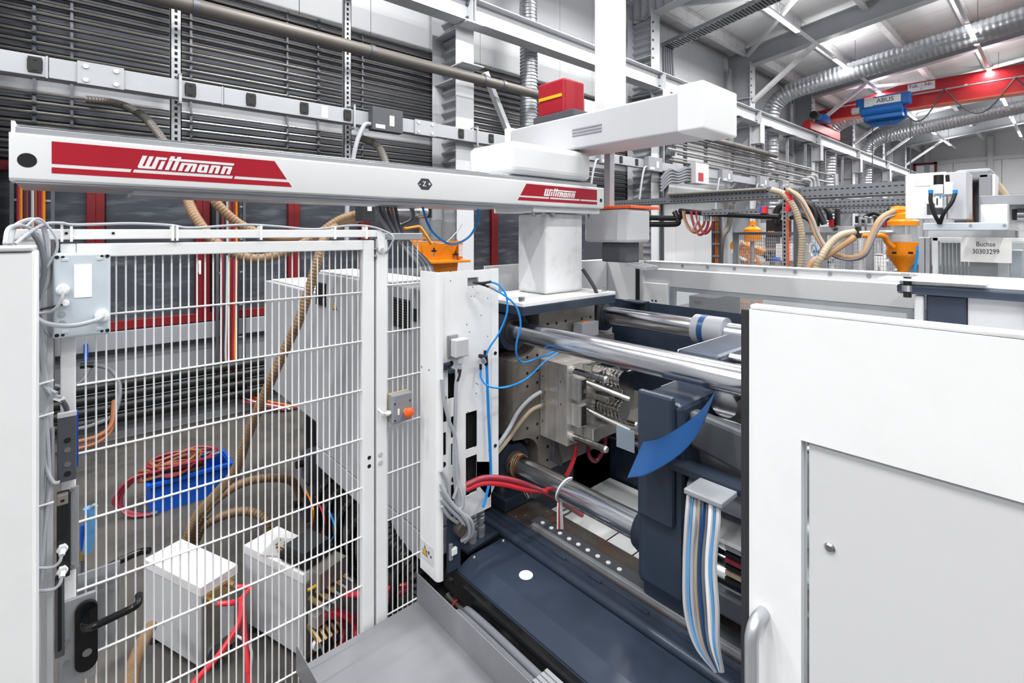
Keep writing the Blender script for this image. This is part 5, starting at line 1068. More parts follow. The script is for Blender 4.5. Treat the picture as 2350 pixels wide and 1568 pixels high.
MB().prism([(1.38, 1.84), (1.585, 1.86), (1.585, 2.1), (1.38, 2.1)], 'z', .715, .727).build('plate', 'navy_dark', t)
for k, (px_, py_) in enumerate(((1103, 1230), (1084, 1244))):
    p = at(px_, py_, z=.727)
    c = thing('quick_coupling', ['chrome hydraulic quick coupling, the taller right one', 'chrome hydraulic quick coupling, the left one behind the cables'][k], 'coupling', (p.x, p.y, .727), 'chrome couplings')
    MB().cyl((p.x, p.y, .727), (p.x, p.y, .755), .02, n=6).build('hex_base', 'galv', c)
    MB().cyl((p.x, p.y, .755), (p.x, p.y, .775), .022, n=6).build('hex_nut', 'galv', c)
    MB().lathe([(.001, .775), (.015, .775), (.015, .8), (.02, .802), (.02, .82), (.017, .822), (.02, .83), (.02, .838), (.017, .84), (.02, .847), (.02, .856), (.0165, .86), (.019, .868), (.019, .89), (.014, .89), (.013, .88), (.001, .88)], (p.x, p.y, 0), 20).build('sleeve', 'galv', c)
# drop chute below the mould
t = thing('drop_chute', 'bright sheet metal drop chute under the mould', 'chute', (2.2, 1.4, .5))
MB().box(1.91, 2.66, 1.32, 2.0, .58, .59).build('chute_sheet', 'white_gloss', t); MB().box(1.91, 2.66, 1.0, 1.31, .57, .58).build('chute_sheet', 'alu', t)
MB().box(1.91, 2.66, .6, .99, .56, .57).build('chute_sheet', 'steel_sheet', t)
m = MB()._add([(1.91, 1.55, .59), (1.91, 1.64, .59), (2.66, 1.64, .6), (2.66, 1.55, .6)], [(0, 1, 2, 3)]); MB().box(1.91, 2.66, 1.6, 1.605, .5905, .593).build('seam', 'black_matt', t); MB().box(1.91, 2.66, 1.44, 1.445, .5905, .593).build('seam', 'black_matt', t)
MB().prism([(2.0, .59), (2.12, .88), (2.0, .88)], 'x', 2.3, 2.66).build('white_deflector', 'white_gloss', t)
MB().box(1.905, 1.915, .6, 2.0, .48, .7).build('side_sheet', 'navy_dark', t); MB().box(1.95, 2.66, 2.0, 2.02, .5, .86).build('end_sheet', 'navy_dark', t)
p = at(1297, 1178, z=.592)
pts = [(p.x+.05*math.cos(a*.63)*(1+.25*math.sin(a*2.3)), p.y+.02*math.sin(a*.63), .6) for a in range(11)]
one(MB().hose(pts, .0035, n=5), 'plastic_sprue', 'grey_dark', 'tangled dark plastic sprue lying on the bright chute', 'scrap')
# ---- moving platen and clamp parts
t = thing('moving_platen', 'dark blue moving platen block riding on the tie bars', 'platen', (2.2, 1.02, .8))
MB().prism([(1.66, .845), (1.66, 1.57), (1.95, 1.57), (1.95, 1.7), (2.45, 1.7), (2.45, 1.57), (2.75, 1.57), (2.75, .845)], 'y', .93, 1.12).build('platen_block', 'navy', t, bev=.02)
MB().box(1.63, 1.66, .95, 1.1, 1.12, 1.6).build('side_rib', 'navy', t, bev=.012)
for bx_ in (BX0, BX1):
    for bz_ in (BZ0,): MB().lathe([(.058, 0), (.085, 0), (.085, .05), (.075, .08), (.058, .08)], (bx_, 1.115, bz_), 28, 'y').build('bar_sleeve', 'navy_dark', t)
MB().lathe([(.06, 0), (.078, 0), (.078, .17), (.06, .17)], (BX1, 1.2, BZ1), 28, 'y').build('bar_sleeve', 'grey_mid', t); MB().lathe([(.079, 0), (.08, 0), (.08, .03), (.079, .03)], (BX1, 1.3, BZ1), 28, 'y').build('blue_ring', 'blue_sheet', t)
MB().box(1.96, 2.46, 1.12, 1.2, 1.06, 1.52).build('mould_half', 'mold_steel', t, bev=.004); MB().box(2.0, 2.4, 1.2, 1.23, 1.1, 1.48).build('mould_insert', 'mold_bright', t, bev=.006)
MB().box(1.7, 1.9, .9, 1.12, .775, .84).build('slide_shoe', 'navy', t, bev=.01)
t = thing('toggle_unit', 'steel and dark grey toggle clamp levers behind the moving platen', 'toggle clamp', (2.2, .4, .8))
MB().box(1.95, 2.5, -.6, .78, 1.18, 1.58).build('crosshead', 'grey_dark', t, bev=.03)
MB().box(1.9, 2.5, -.6, .9, 1.585, 1.6).build('top_plate', 'steel_sheet', t, bev=.003)
MB().box(2.1, 2.55, -.6, 1.2, 1.62, 1.66).build('ejector_bar', 'white_old', t, bev=.006)
for x, z, r_, mt in ((1.86, 1.36, .07, 'galv'), (1.78, 1.5, .022, 'chrome'), (1.74, 1.44, .018, 'chrome'), (1.9, 1.62, .03, 'galv_dark'), (2.05, 1.68, .018, 'chrome'), (2.3, 1.7, .02, 'alu'), (1.75, 1.22, .03, 'navy_dark')): MB().cyl((x, -.6, z), (x, .93, z), r_, n=20).build('guide_rod', mt, t)
MB().prism([(.92, 1.46), (.92, 1.66), (.55, 1.56), (.1, 1.66), (.1, 1.5), (.55, 1.4)], 'x', 1.9, 1.98).build('toggle_link', 'iron', t, bev=.02)
MB().prism([(.92, .98), (.92, 1.16), (.55, 1.1), (.1, 1.2), (.1, 1.02), (.55, .94)], 'x', 1.86, 1.96).build('toggle_link', 'grey_dark', t, bev=.02)
for y, z in ((.85, 1.56), (.55, 1.48), (.85, 1.07), (.55, 1.02), (.2, 1.56)): MB().cyl((1.82, y, z), (1.9, y, z), .05, n=22).build('toggle_pin', 'chrome_small', t)
MB().prism([(.92, 1.42), (.92, 1.55), (.5, 1.5), (0, 1.56), (0, 1.42), (.5, 1.34)], 'x', 1.69, 1.75).build('toggle_link', 'grey_dark', t, bev=.015); MB().cyl((1.72, -.5, 1.27), (1.72, .92, 1.27), .045, n=20).build('guide_rod', 'galv', t); MB().box(1.68, 1.72, -.5, .9, .88, .96).build('lower_link', 'galv_dark', t, bev=.01)
MB().box(1.68, 2.1, -.6, .88, 1.13, 1.145).build('tray_plate', 'white_old', t, bev=.003)
for k in range(6): MB().box(1.72, 1.78, -.6, .8, .98+.022*k, .994+.022*k).build('chain_rib', ['black', 'beige_hose', 'black', 'red_hose_dark', 'black', 'galv'][k], t)
MB().cyl((1.84, -.6, .83), (1.84, .9, .83), .05, n=24).build('cylinder', 'galv', t); MB().box(1.9, 2.7, -.6, .9, .75, 1.1).build('filler_core', 'black_matt', t)  # the black box is filler, added to close the view through the clamp
t = thing('blue_cover_sheet', 'curved blue plastic sheet hanging below the moving platen', 'sheet', at(1500, 1020, x=1.52))
cen = spline([at(*q, x=1.52) for q in ((1440, 1098), (1478, 1092), (1522, 1070), (1562, 1042), (1592, 1010), (1614, 975))], 6); m = MB(); vs = []; fs = []
for i, c in enumerate(cen):
    for dx, dz in ((0, 0), (.1, .1), (.1, .104), (0, .004)): vs.append((c.x+dx, c.y, c.z+dz))
for i in range(len(cen)-1):
    for k in range(4): fs.append((4*i+k, 4*i+(k+1) % 4, 4*i+4+(k+1) % 4, 4*i+4+k))
m._add(vs, fs); m.build('sheet', 'blue_sheet', t)
m = MB(); p = at(1420, 1010, x=1.9); MB().box(1.95, 1.953, p.y-.05, p.y+.05, p.z-.06, p.z+.04).build('clear_flap', 'clear_blue', t)
t = thing('platen_hose_drop', 'bundle of pale blue and grey hoses hanging from the moving platen to the bed', 'hoses', at(1610, 1115, x=1.5))
for k in range(9):
    dx = (k-4)*9
    MB().hose([at(1615+dx*.95, 1138, x=1.52+.01*(k % 3)), at(1612+dx, 1200, x=1.5+.01*(k % 2)), at(1606+dx*.95, 1300, x=1.5), at(1610+dx, 1400, x=1.5+.008*(k % 2)), at(1622+dx*.7, 1480, x=1.51), at(1650+dx*.2, 1540, x=1.53)], .0075, n=7).build('hose', ['grey_light', 'blue_pale', 'cable', 'beige_hose', 'blue_sheet', 'cable_dark', 'white', 'blue_pale', 'grey_light'][k], t)
a = at(1572, 1128, x=1.5); b = at(1660, 1128, x=1.5); MB().box(1.49, 1.6, b.y, a.y, a.z-.004, a.z+.014).build('hose_clamp', 'grey_mid', t, bev=.004)
MB().box(1.6, 1.68, b.y-.02, .95, a.z, a.z+.02).build('support_arm', 'navy_dark', t)
# ---- sheet metal tray in front
t = thing('sheet_tray', 'plain grey sheet metal tray at the bottom of the picture', 'tray', (.9, 1.0, .57))
MB().box(.64, 1.15, -.4, 1.905, .577, .58).build('tray_floor', 'steel_sheet', t); MB().box(1.1502, 1.1532, -.4, 1.905, .577, .705).build('right_lip', 'steel_sheet', t)
MB().prism([(-.4, .577), (1.9, .577), (1.9, .672), (1.89, .677), (-.4, .677)], 'x', .6365, .6395).build('left_lip', 'steel_sheet', t)
for x, y in ((.7, 1.7), (1.1, 1.7), (.7, -.2), (1.1, -.2)): MB().box(x-.02, x+.02, y-.02, y+.02, 0, .576).build('leg', 'steel_paint_dark', t)
t = thing('aluminium_profile', 'short slotted aluminium profile end at the bottom of the picture', 'profile', (1.22, .9, .58))
m = MB()
for k in range(4): m.box(1.17+.019*k, 1.17+.019*k+.0145, .3, 1.2, .672, .694)
m.box(1.17, 1.242, .3, 1.2, .67, .684); m.build('profile', 'alu', t, bev=.001)
for x in (1.18, 1.23): MB().cyl((x, 1.195, .678), (x, 1.202, .678), .004).build('core_hole', 'black_matt', t)
MB().box(1.21, 1.222, .4, .44, .0, .67).build('support', 'steel_paint_dark', t)
# ---- sliding guard door
t = thing('sliding_door', 'big white sliding machine door with a reflection-grey window at the right', 'machine door', (1.27, 0, .3))
dx0, dx1 = 1.25, 1.29
MB().plate('x', -1.3, .521, .2, 2.01, dx0, dx1, [(-1.1, .405, .5, 1.725)]).build('door_leaf', 'white', t, bev=.0)
MB().box(dx0+.003, dx1-.003, -1.3, .521, 2.0105, 2.022).build('top_edge', 'white_old', t, bev=.004)
MB().box(dx0-.004, dx1, .5215, .54, .2, 2.01).build('edge_seal', 'rubber', t, bev=.003)
MB().box(dx0+.022, dx0+.026, -1.1, .405, .5, 1.725).build('clear_strip', 'clear', t)
MB().box(dx0+.012, dx0+.016, -1.1, .392, .5, 1.728).build('window_sheet', 'window_glare', t)
MB().lathe([(.011, 0), (.011, -.003), (.007, -.007)], (dx0+.012, .351, 1.501), 16, 'x').build('bolt', 'chrome_small', t)
MB().hose([(dx0, .487, 1.285), (dx0-.02, .488, 1.285), (dx0-.034, .489, 1.282), (dx0-.046, .49, 1.273), (dx0-.053, .491, 1.26), (dx0-.056, .492, 1.243), (dx0-.056, .492, 1.2), (dx0-.056, .492, 1.0), (dx0-.056, .492, .9), (dx0, .492, .88)], .0155, n=16, sub=6).build('door_handle', 'alu', t)
# ---- rear guard of the clamp unit
RX = 3.2
t = thing('rear_guard', 'white rear guard rail with a glazed opening behind the clamp unit', 'machine guard', (RX, 1.2, .5))
MB().prism([(RX, 1.985), (RX+.12, 1.985), (RX+.12, 1.81), (RX+.02, 1.81), (RX-.012, 1.93), (RX+.03, 1.945), (RX+.03, 1.975)], 'y', .42, 2.1).build('top_rail', 'white', t, smooth=False)
for (px_, py_) in ((1560, 611), (1618, 615), (1680, 619), (1750, 624), (1820, 629), (1900, 634), (1990, 640)): p = at(px_, py_, x=RX-.005); MB().lathe([(.012, 0), (.009, -.005)], (RX+.029, p.y, 1.96), 10, 'x').build('rail_screw', 'galv', t)
MB().box(RX-.01, RX+.08, 1.9, 2.1, .5, 1.83).build('end_post', 'white', t, bev=.006)
for k in range(4): MB().cyl((RX-.012, 1.99+.03*(k % 2), 1.7-.03*(k//2)), (RX-.009, 1.99+.03*(k % 2), 1.7-.03*(k//2)), .007, n=10).build('hole', 'black_matt', t)
MB().box(RX, RX+.05, .42, 1.9, .5, 1.28).build('lower_panel', 'white', t, bev=.004)
MB().box(RX+.02, RX+.024, .42, 1.9, 1.28, 1.81).build('pane', 'clear', t)
MB().plate('x', .42, 1.9, 1.26, 1.83, RX+.026, RX+.05, [(.5, 1.86, 1.3, 1.78)]).build('pane_frame', 'grey_light', t)
p = at(1445, 640, x=RX-.02); MB().box(RX-.03, RX-.02, 2.12, 2.15, 1.5, 1.95).build('black_gasket', 'black', t)
t = thing('inner_sheet', 'low dark blue inner sheet behind the rear tie bar', 'machine guard', (2.95, 1.2, 1.2))
MB().box(2.95, 2.96, -.5, 2.2, 1.1, 1.72).build('sheet', 'navy', t); 
p = at(1475, 693, x=2.9); MB().box(2.86, 2.95, p.y-.02, p.y+.14, p.z-.01, p.z).build('shelf', 'navy_dark', t); MB().box(2.9, 2.95, p.y-.02, p.y+.02, p.z-.06, p.z-.01).build('shelf_bracket', 'navy_dark', t)
t = thing('clamp_unit_cover', 'white clamp unit cover with a dark blue rail at the right edge', 'machine guard', (2.7, .2, .9))
CXX = 2.6
MB().box(CXX, 3.15, -1.5, .47, 1.985, 1.995).build('top_sheet', 'white', t, bev=.003)
MB().box(CXX-.02, CXX+.02, -1.5, .475, 1.945, 1.984).build('dark_rail', 'navy', t, bev=.01)
MB().prism([(CXX+.03, 1.945), (CXX+.03, 1.7), (CXX-.05, 1.45), (CXX+.2, 1.45), (CXX+.2, 1.945)], 'y', -1.5, .26).build('cover_panel', 'grey_light', t, bev=.004)
MB().prism([(CXX+.02, 1.944), (CXX+.02, 1.75), (CXX-.03, 1.6), (CXX-.06, 1.4), (CXX+.1, 1.4), (CXX+.1, 1.944)], 'y', .262, .385).build('dark_post', 'navy', t, bev=.006)
MB().box(CXX+.0, CXX+.05, .39, .42, 1.4, 1.94).build('light_post', 'grey_light', t, bev=.006)
MB().box(CXX-.01, CXX+.028, -1.5, .1, 1.895, 1.925).build('black_strip', 'black', t, bev=.003)
m = MB().lathe([(.001, 0), (.022, 0), (.022, .025), (.001, .025)], (CXX-.01, .44, 1.955), 18); m.build('roller', 'chrome_small', t); MB().cyl((CXX-.01, .44, 1.93), (CXX-.01, .44, 2.02), .014, n=14).build('roller_pin', 'black', t); MB().cyl((CXX-.01, .44, 2.015), (CXX-.01, .44, 2.03), .022, n=6).build('nut', 'galv', t)
MB().prism([(CXX-.05, .2), (CXX+.1, .2), (CXX+.1, .53), (CXX-.05, .53)], 'z', 2.0, 2.008).build('roller_plate', 'white', t, bev=.002)
# ---- robot carriage, crosswise arm and vertical arm (at rest)
t = thing('robot_carriage', 'white rounded carriage sitting on the robot beam', 'robot carriage', (2.1, 2.1, 2.5))
MB().box(1.76, 2.42, 1.955, 2.35, 2.51, 2.69).build('housing', 'white_gloss', t, bev=.04, seg=4); MB().box(1.8, 2.38, 2.0, 2.3, 2.49, 2.51).build('slide_base', 'grey_dark', t)
t = thing('robot_cross_arm', 'big light grey crosswise robot arm with a white end box', 'robot arm', (2.45, 1.9, 2.7))
MB().box(2.29, 2.6, 1.3, 2.56, 2.7, 2.905).build('arm_profile', 'grey_light', t, bev=.012, seg=3); MB().box(2.27, 2.64, 1.16, 1.3, 2.695, 2.93).build('end_box', 'white_gloss', t, bev=.012, seg=3)
for k in range(3): MB().box(2.285, 2.292, 1.78, 2.0, 2.775+.018*k, 2.783+.018*k).build('groove', 'grey_mid', t)
MB().box(2.3, 2.6, 2.0, 2.35, 2.905, 2.95).build('slide_plate', 'grey_dark', t, bev=.004)
MB().box(2.28, 2.6, 2.56, 2.62, 2.69, 2.92).build('end_cap', 'white', t, bev=.01)
t = thing('robot_drive', 'red and white robot drive housing above the crosswise arm', 'robot drive', (2.5, 2.3, 2.95))
MB().box(2.35, 2.55, 2.12, 2.36, 2.955, 3.18).build('red_housing', 'red_dec', t, bev=.015); MB().box(2.552, 2.95, 2.12, 2.3, 2.98, 3.08).build('white_cover', 'white', t, bev=.012); MB().box(2.34, 2.349, 2.14, 2.34, 3.06, 3.08).build('yellow_stripe', 'yellow', t)
MB().cyl((2.95, 2.2, 3.03), (3.1, 2.2, 3.03), .05, n=20).build('motor_cap', 'red_frame', t)
t = thing('robot_vertical_arm', 'tall white vertical robot arm reaching out of the top of the picture', 'robot arm', (2.75, 2.05, 2.1))
MB().box(2.7, 2.75, 2.03, 2.08, 2.37, 2.75).build('lower_tube', 'alu', t, bev=.004); MB().box(2.66, 2.8, 1.97, 2.13, 2.75, 4.3).build('arm_profile', 'white_gloss', t, bev=.01, seg=3)
MB().box(2.61, 2.66, 1.98, 2.12, 2.72, 2.9).build('carriage_plate', 'grey_mid', t, bev=.004); MB().box(2.6, 2.62, 1.98, 2.1, 2.75, 2.88).build('coupler', 'grey_mid', t)
p = at(1385, 490, x=2.75); q = at(1478, 575, x=2.75)
MB().box(2.66, 2.9, 1.85, 2.22, 2.13, 2.35).build('wrist', 'grey_light', t, bev=.02); MB().box(2.7, 2.85, 1.9, 2.1, 2.0, 2.13).build('gripper_body', 'grey_dark', t, bev=.01)
MB().box(2.66, 3.0, 1.84, 2.2, 2.3505, 2.37).build('orange_cable_guard', 'orange_button', t, bev=.004)
for k in range(3): MB().bar((2.7+.06*k, 1.9, 1.99), (2.7+.06*k, 1.75, 1.97), .02, .02).build('gripper_finger', 'alu', t)
# ================================================================ BACKGROUND MACHINES
def pb(mb, p0, p1, x, dep):
    a = at(*p0, x=x); b = at(*p1, x=x); return mb.box(x, x+dep, min(a.y, b.y), max(a.y, b.y), min(a.z, b.z), max(a.z, b.z))
def B(t, name, mat, p0, p1, x, dep, bev=.004): return pb(MB(), p0, p1, x, dep).build(name, mat, t, bev=bev)
def Hs(t, name, mat, pts, r, corr=0):
    P = [at(a, b, x=x) for a, b, x in pts]
    return (MB().corr(P, r, corr, .08, 10) if corr else MB().hose(P, r, n=9)).build(name, mat, t)
# perforated cable trays on posts
def tray(label, p0, p1, x, hh, rows=2):
    a = at(*p0, x=x); b = at(*p1, x=x); z = (a.z+b.z)/2
    t = thing('cable_tray', label, 'cable tray', (x, b.y, z-hh), 'perforated cable trays')
    y0, y1 = min(a.y, b.y), max(a.y, b.y)
    MB().box(x, x+.006, y0, y1, z-hh, z).build('side_sheet', 'tray_grey', t); MB().box(x, x+.25, y0, y1, z-hh, z-hh+.005).build('tray_floor', 'tray_grey', t); MB().box(x+.25, x+.256, y0, y1, z-hh, z).build('side_sheet', 'galv', t)
    m = MB(); y = y0+.02
    while y < y1-.03:
        for r_ in range(rows): m.box(x-.001, x+.002, y, y+.028, z-hh*(r_+.6)/rows-.006, z-hh*(r_+.6)/rows+.006)
        y += .055
    o = m.build('slots', 'black_matt', t); o['kind'] = 'stuff'
    return t
tr = tray('long perforated grey cable tray in front of the wall left of the tray post', (1530, 447), (1800, 430), 6.5, .13)
MB().cyl(at(1535, 447, x=6.45), at(1760, 434, x=6.45), .022, n=12).build('conduit', 'pipe_grey', tr)
tray('perforated cable tray leading from the tray post to the white control box', (1815, 428), (2080, 420), 6.6, .14)
tray('second lower perforated cable tray farther back', (1812, 462), (2080, 455), 8.2, .1)
tray('third perforated cable tray above the mesh cell', (1770, 480), (2080, 470), 9.0, .1)
tt_ = tray('short grey cable tray beside the second column', (1380, 455), (1530, 462), 6.7, .09, 1)
MB().box(6.96, 7.0, at(1500, 460, x=6.7).y, at(1500, 460, x=6.7).y+.04, 0, at(1500, 460, x=6.7).z).build('tray_leg', 'galv_dark', tt_)
tray('lower light tray ending in a red socket', (1610, 478), (1752, 484), 6.3, .07, 1)
t = thing('socket_coupling', 'small red and blue socket at the end of the lower tray', 'socket', at(1750, 482, x=6.2)); B(t, 'red_socket', 'red_hose', (1747, 474), (1757, 490), 6.2, .08); B(t, 'blue_cap', 'blue_plastic', (1743, 472), (1747, 490), 6.2, .08)
t = thing('tray_post', 'perforated grey steel post carrying the cable trays', 'post', (6.42, 2.2, 0))
a = at(1795, 425, x=6.42); b = at(1806, 425, x=6.42)
MB().box(6.42, 6.48, b.y, a.y, 0, a.z).build('post', 'galv', t, bev=.004); MB().box(6.42, 6.48, b.y-.13, b.y-.07, 0, a.z-.05).build('post', 'galv_dark', t, bev=.004)
m = MB(); z = 1.2
while z < a.z-.05: m.box(6.418, 6.421, (a.y+b.y)/2-.01, (a.y+b.y)/2+.01, z, z+.03); z += .05
o = m.build('slots', 'black_matt', t); o['kind'] = 'stuff'
for z in (1.5, 1.8, 2.1, 2.4): MB().box(6.44, 6.46, b.y-.1, a.y, z, z+.02).build('rung', 'galv', t)
Hs(t, 'orange_line', 'orange_button', [(1809, 620, 6.41), (1809, 560, 6.41), (1808, 500, 6.41)], .012)
# ladder riser and looping hoses
t = thing('cable_ladder', 'vertical cable ladder with orange and red lines by the far wall', 'cable ladder', at(1640, 610, x=7))
for px_ in (1636, 1651): MB().box(*(lambda p: (7, 7.05, p.y-.02, p.y+.02))(at(px_, 500, x=7)), 0, at(px_, 480, x=7).z).build('ladder_rail', 'galv_dark', t)
for py_ in (505, 533, 560, 588): MB().bar(at(1636, py_, x=7.0), at(1651, py_, x=7.0), .02, .03).build('rung', 'galv', t)
for k in range(4): Hs(t, 'cable', ['red_hose_dark', 'orange', 'copper_hose', 'orange'][k], [(1641+2.2*k, 482, 7.02), (1641+2.2*k, 550, 7.02), (1641+2.2*k, 640, 7.02)], .012)
t = thing('black_air_pipe', 'black air pipe with bends and taps below the short tray', 'pipe', at(1560, 490, x=6.6))
Hs(t, 'pipe', 'black', [(1560, 484, 6.5), (1620, 490, 6.4), (1700, 494, 6.3), (1790, 498, 6.2)], .035)
Hs(t, 'pipe', 'black', [(1490, 500, 6.6), (1550, 501, 6.6), (1562, 497, 6.6), (1566, 487, 6.6), (1562, 484, 6.6)], .04); Hs(t, 'pipe', 'black', [(1490, 515, 6.6), (1540, 515, 6.6), (1556, 512, 6.6), (1554, 498, 6.6), (1548, 486, 6.6)], .04)
for px_ in (1603, 1617, 1626, 1637): MB().cyl(at(px_, 494, x=6.4), at(px_, 508, x=6.4), .022).build('tap', 'galv', t)
for k, (a, b, dp) in enumerate(((1568, 1602, 528), (1570, 1617, 533), (1586, 1626, 538), (1598, 1637, 535))):
    one(MB().hose([at(a, 484, x=6.4), at(a+3, 505, x=6.4), at(a+.35*(b-a), dp-4, x=6.4), at(a+.6*(b-a), dp, x=6.4), at(b-4, dp-14, x=6.4), at(b, 507, x=6.4)], .018, n=8), 'loop_hose', ['beige_hose', 'copper_hose', 'red_hose_dark', 'red_hose_dark'][k], ['beige hose, smallest of the loops below the black air pipe', 'brown hose looping below the black air pipe', 'dark red hose looping lowest below the black air pipe', 'red hose, rightmost of the loops below the black air pipe'][k], 'hose', 'hoses looping below the air pipe')
# wall-side details seen between pedestal and second column
t = thing('beacon', 'red and orange beacon on a black stem behind the robot wrist', 'lamp', at(1393, 600, x=4.6))
MB().cyl((*at(1393, 620, x=4.6)[:2], 0), at(1393, 562, x=4.6), .015).build('stem', 'black', t); MB().cyl(at(1393, 562, x=4.6), at(1393, 552, x=4.6), .03).build('orange_lens', 'orange', t); MB().cyl(at(1393, 552, x=4.6), at(1393, 540, x=4.6), .03).build('red_lens', 'red_hose', t)
t = thing('granulate_dryer', 'dark machine with orange fittings partly hidden behind the robot wrist', 'machine', at(1370, 600, x=5))
B(t, 'body', 'grey_dark', (1340, 530), (1385, 1030), 5.0, .5); B(t, 'steel_panel', 'iron', (1400, 545), (1445, 1020), 5.2, .3); B(t, 'orange_cap', 'orange', (1405, 570), (1425, 582), 5.1, .1); Hs(t, 'blue_tube', 'blue_tube', [(1410, 540, 5.1), (1414, 575, 5.1), (1412, 620, 5.1)], .008)
# mesh cell
t = thing('mesh_cell', 'grey framed wire mesh cell around the orange robots', 'fence', (7, 1.5, 0))
for px_ in (1687, 1888, 1948, 1995): p = at(px_, 540, x=7); MB().box(7, 7.06, p.y-.035, p.y+.035, 0, 2.2).build('post', 'grey_mid', t, bev=.004)
a = at(1687, 538, x=7); b = at(2055, 538, x=7); MB().box(7.005, 7.05, b.y, a.y, 2.16, 2.2).build('top_bar', 'grey_mid', t, bev=.003); MB().box(7.005, 7.05, b.y, a.y, .1, .14).build('bottom_bar', 'grey_mid', t)
n = 70; v = None
for i in range(n):
    y = b.y + (a.y-b.y)*(i+.5)/n
    if v is None: v = MB().box(7.018, 7.023, y-.0028, y+.0028, .14, 2.16).build('upright_wire', 'grey_light', t, smooth=False); y0_ = y; l0 = v.location.copy()
    else: clone(v, t, l0+Vector((0, y-y0_, 0)))
v = None
for i in range(44):
    z = .2+i*.0445
    if v is None: v = MB().box(7.014, 7.018, b.y, a.y, z-.0028, z+.0028).build('cross_wire', 'grey_light', t, smooth=False); z0_ = z; l0 = v.location.copy()
    else: clone(v, t, l0+Vector((0, 0, z-z0_)))
# orange robots and machines in the cell
def small_robot(label, px_, x, s):
    c = at(px_, 620, x=x); t = thing('articulated_robot', label, 'robot', (c.x, c.y, .9), 'orange robots in the mesh cell')
    z = at(px_, 620, x=x).z
    MB().lathe([(.001, 0), (.2*s, 0), (.2*s, z-.5), (.14*s, z-.45), (.14*s, z-.1), (.17*s, z-.05), (.17*s, z+.08*s), (.001, z+.1*s)], (c.x, c.y, 0), 18).build('base', 'orange', t)
    MB().bar((c.x-.1, c.y, z+.05), (c.x-.12, c.y+.18*s, z+.42*s), .14*s, .16*s).build('lower_arm', 'orange', t, bev=.03); MB().cyl((c.x-.22*s, c.y+.18*s, z+.42*s), (c.x+.0, c.y+.18*s, z+.42*s), .1*s, n=18).build('elbow', 'orange', t)
    MB().bar((c.x-.12, c.y+.16*s, z+.44*s), (c.x-.15, c.y-.28*s, z+.3*s), .11*s, .12*s).build('upper_arm', 'orange', t, bev=.02); MB().cyl((c.x-.15, c.y-.28*s, z+.3*s), (c.x-.15, c.y-.36*s, z+.2*s), .05*s).build('wrist', 'black', t)
    MB().hose([(c.x-.2, c.y, z+.15), (c.x-.25, c.y+.2*s, z+.3*s), (c.x-.22, c.y+.05, z+.5*s)], .03*s).build('white_cable', 'white', t)
small_robot('orange robot arm at the left of the mesh cell', 1725, 8.0, .9); small_robot('orange robot arm beside the first, in the mesh cell', 1745, 8.6, .9); small_robot('orange robot far right behind the white coats', 1870, 9.5, .7)
t = thing('cell_loader', 'small orange loader on a post in the mesh cell', 'hopper', at(1727, 540, x=7.6))
c = at(1727, 545, x=7.6); MB().lathe([(.001, c.z-.05), (.12, c.z-.05), (.12, c.z+.12), (.08, c.z+.15), (.001, c.z+.18)], (c.x, c.y, 0), 18).build('drum', 'orange', t); MB().cyl((c.x, c.y, 0), (c.x, c.y, c.z-.05), .03).build('post', 'galv', t); MB().lathe([(.001, c.z+.18), (.05, c.z+.18), (.05, c.z+.24), (.001, c.z+.24)], (c.x, c.y, 0), 12).build('cap', 'orange', t)
t = thing('cell_machine', 'black and grey machine with a screen inside the mesh cell', 'machine', at(1790, 600, x=8.4))
B(t, 'black_head', 'black', (1758, 505), (1795, 545), 8.4, .4); B(t, 'base', 'grey_light', (1755, 560), (1840, 860), 8.4, .5); B(t, 'white_panel', 'white', (1780, 560), (1835, 600), 8.3, .08); B(t, 'screen', 'sticker', (1818, 567), (1834, 572), 8.29, .01); B(t, 'black_panel', 'grey_dark', (1755, 545), (1780, 566), 8.35, .2)
for k in range(8): B(t, 'orange_marker', 'orange', (1762+4*(k % 4), 530+4*(k//4)), (1764.5+4*(k % 4), 532.5+4*(k//4)), 8.39, .01, 0)
Hs(t, 'black_hose', 'black', [(1780, 512, 8.3), (1785, 480, 8.3), (1810, 468, 8.3), (1850, 466, 8.2), (1870, 485, 8.2), (1873, 520, 8.2)], .05); Hs(t, 'black_hose', 'black', [(1815, 500, 8.3), (1840, 496, 8.2), (1860, 508, 8.2), (1872, 535, 8.2)], .035); Hs(t, 'black_hose', 'black', [(1875, 480, 8.2), (1885, 500, 8.2), (1892, 515, 8.2)], .04)
t = thing('linear_axis', 'grey linear robot axis with red and black drives above the mesh cell', 'robot axis', at(1960, 535, x=8.8))
B(t, 'axis_beam', 'grey_light', (1880, 520), (2045, 535), 8.8, .2); MB().cyl(at(1918, 528, x=8.79), at(1918, 524, x=8.79), .03).build('badge', 'ink', t)
for px_ in (1907, 2027): B(t, 'red_drive', 'red_hose', (px_-6, 503), (px_+6, 520), 8.75, .15, .01); B(t, 'black_motor', 'black', (px_+8, 478), (px_+15, 518), 8.75, .15, .01)
Hs(t, 'black_hose', 'black', [(1893, 476, 8.7), (1902, 488, 8.7), (1905, 505, 8.7)], .04); Hs(t, 'black_hose', 'black', [(1983, 500, 8.7), (2005, 489, 8.7), (2025, 498, 8.7)], .03); B(t, 'rail_post', 'grey_mid', (1865, 460), (1874, 540), 8.9, .1)
B(t, 'support_post', 'grey_mid', (1957, 535), (1966, 850), 8.85, .1); B(t, 'support_post', 'grey_mid', (2040, 535), (2047, 870), 8.85, .1)
t = thing('valve_cluster', 'cluster of black valves and cylinders above the mesh cell', 'valves', at(1985, 510, x=7.6))
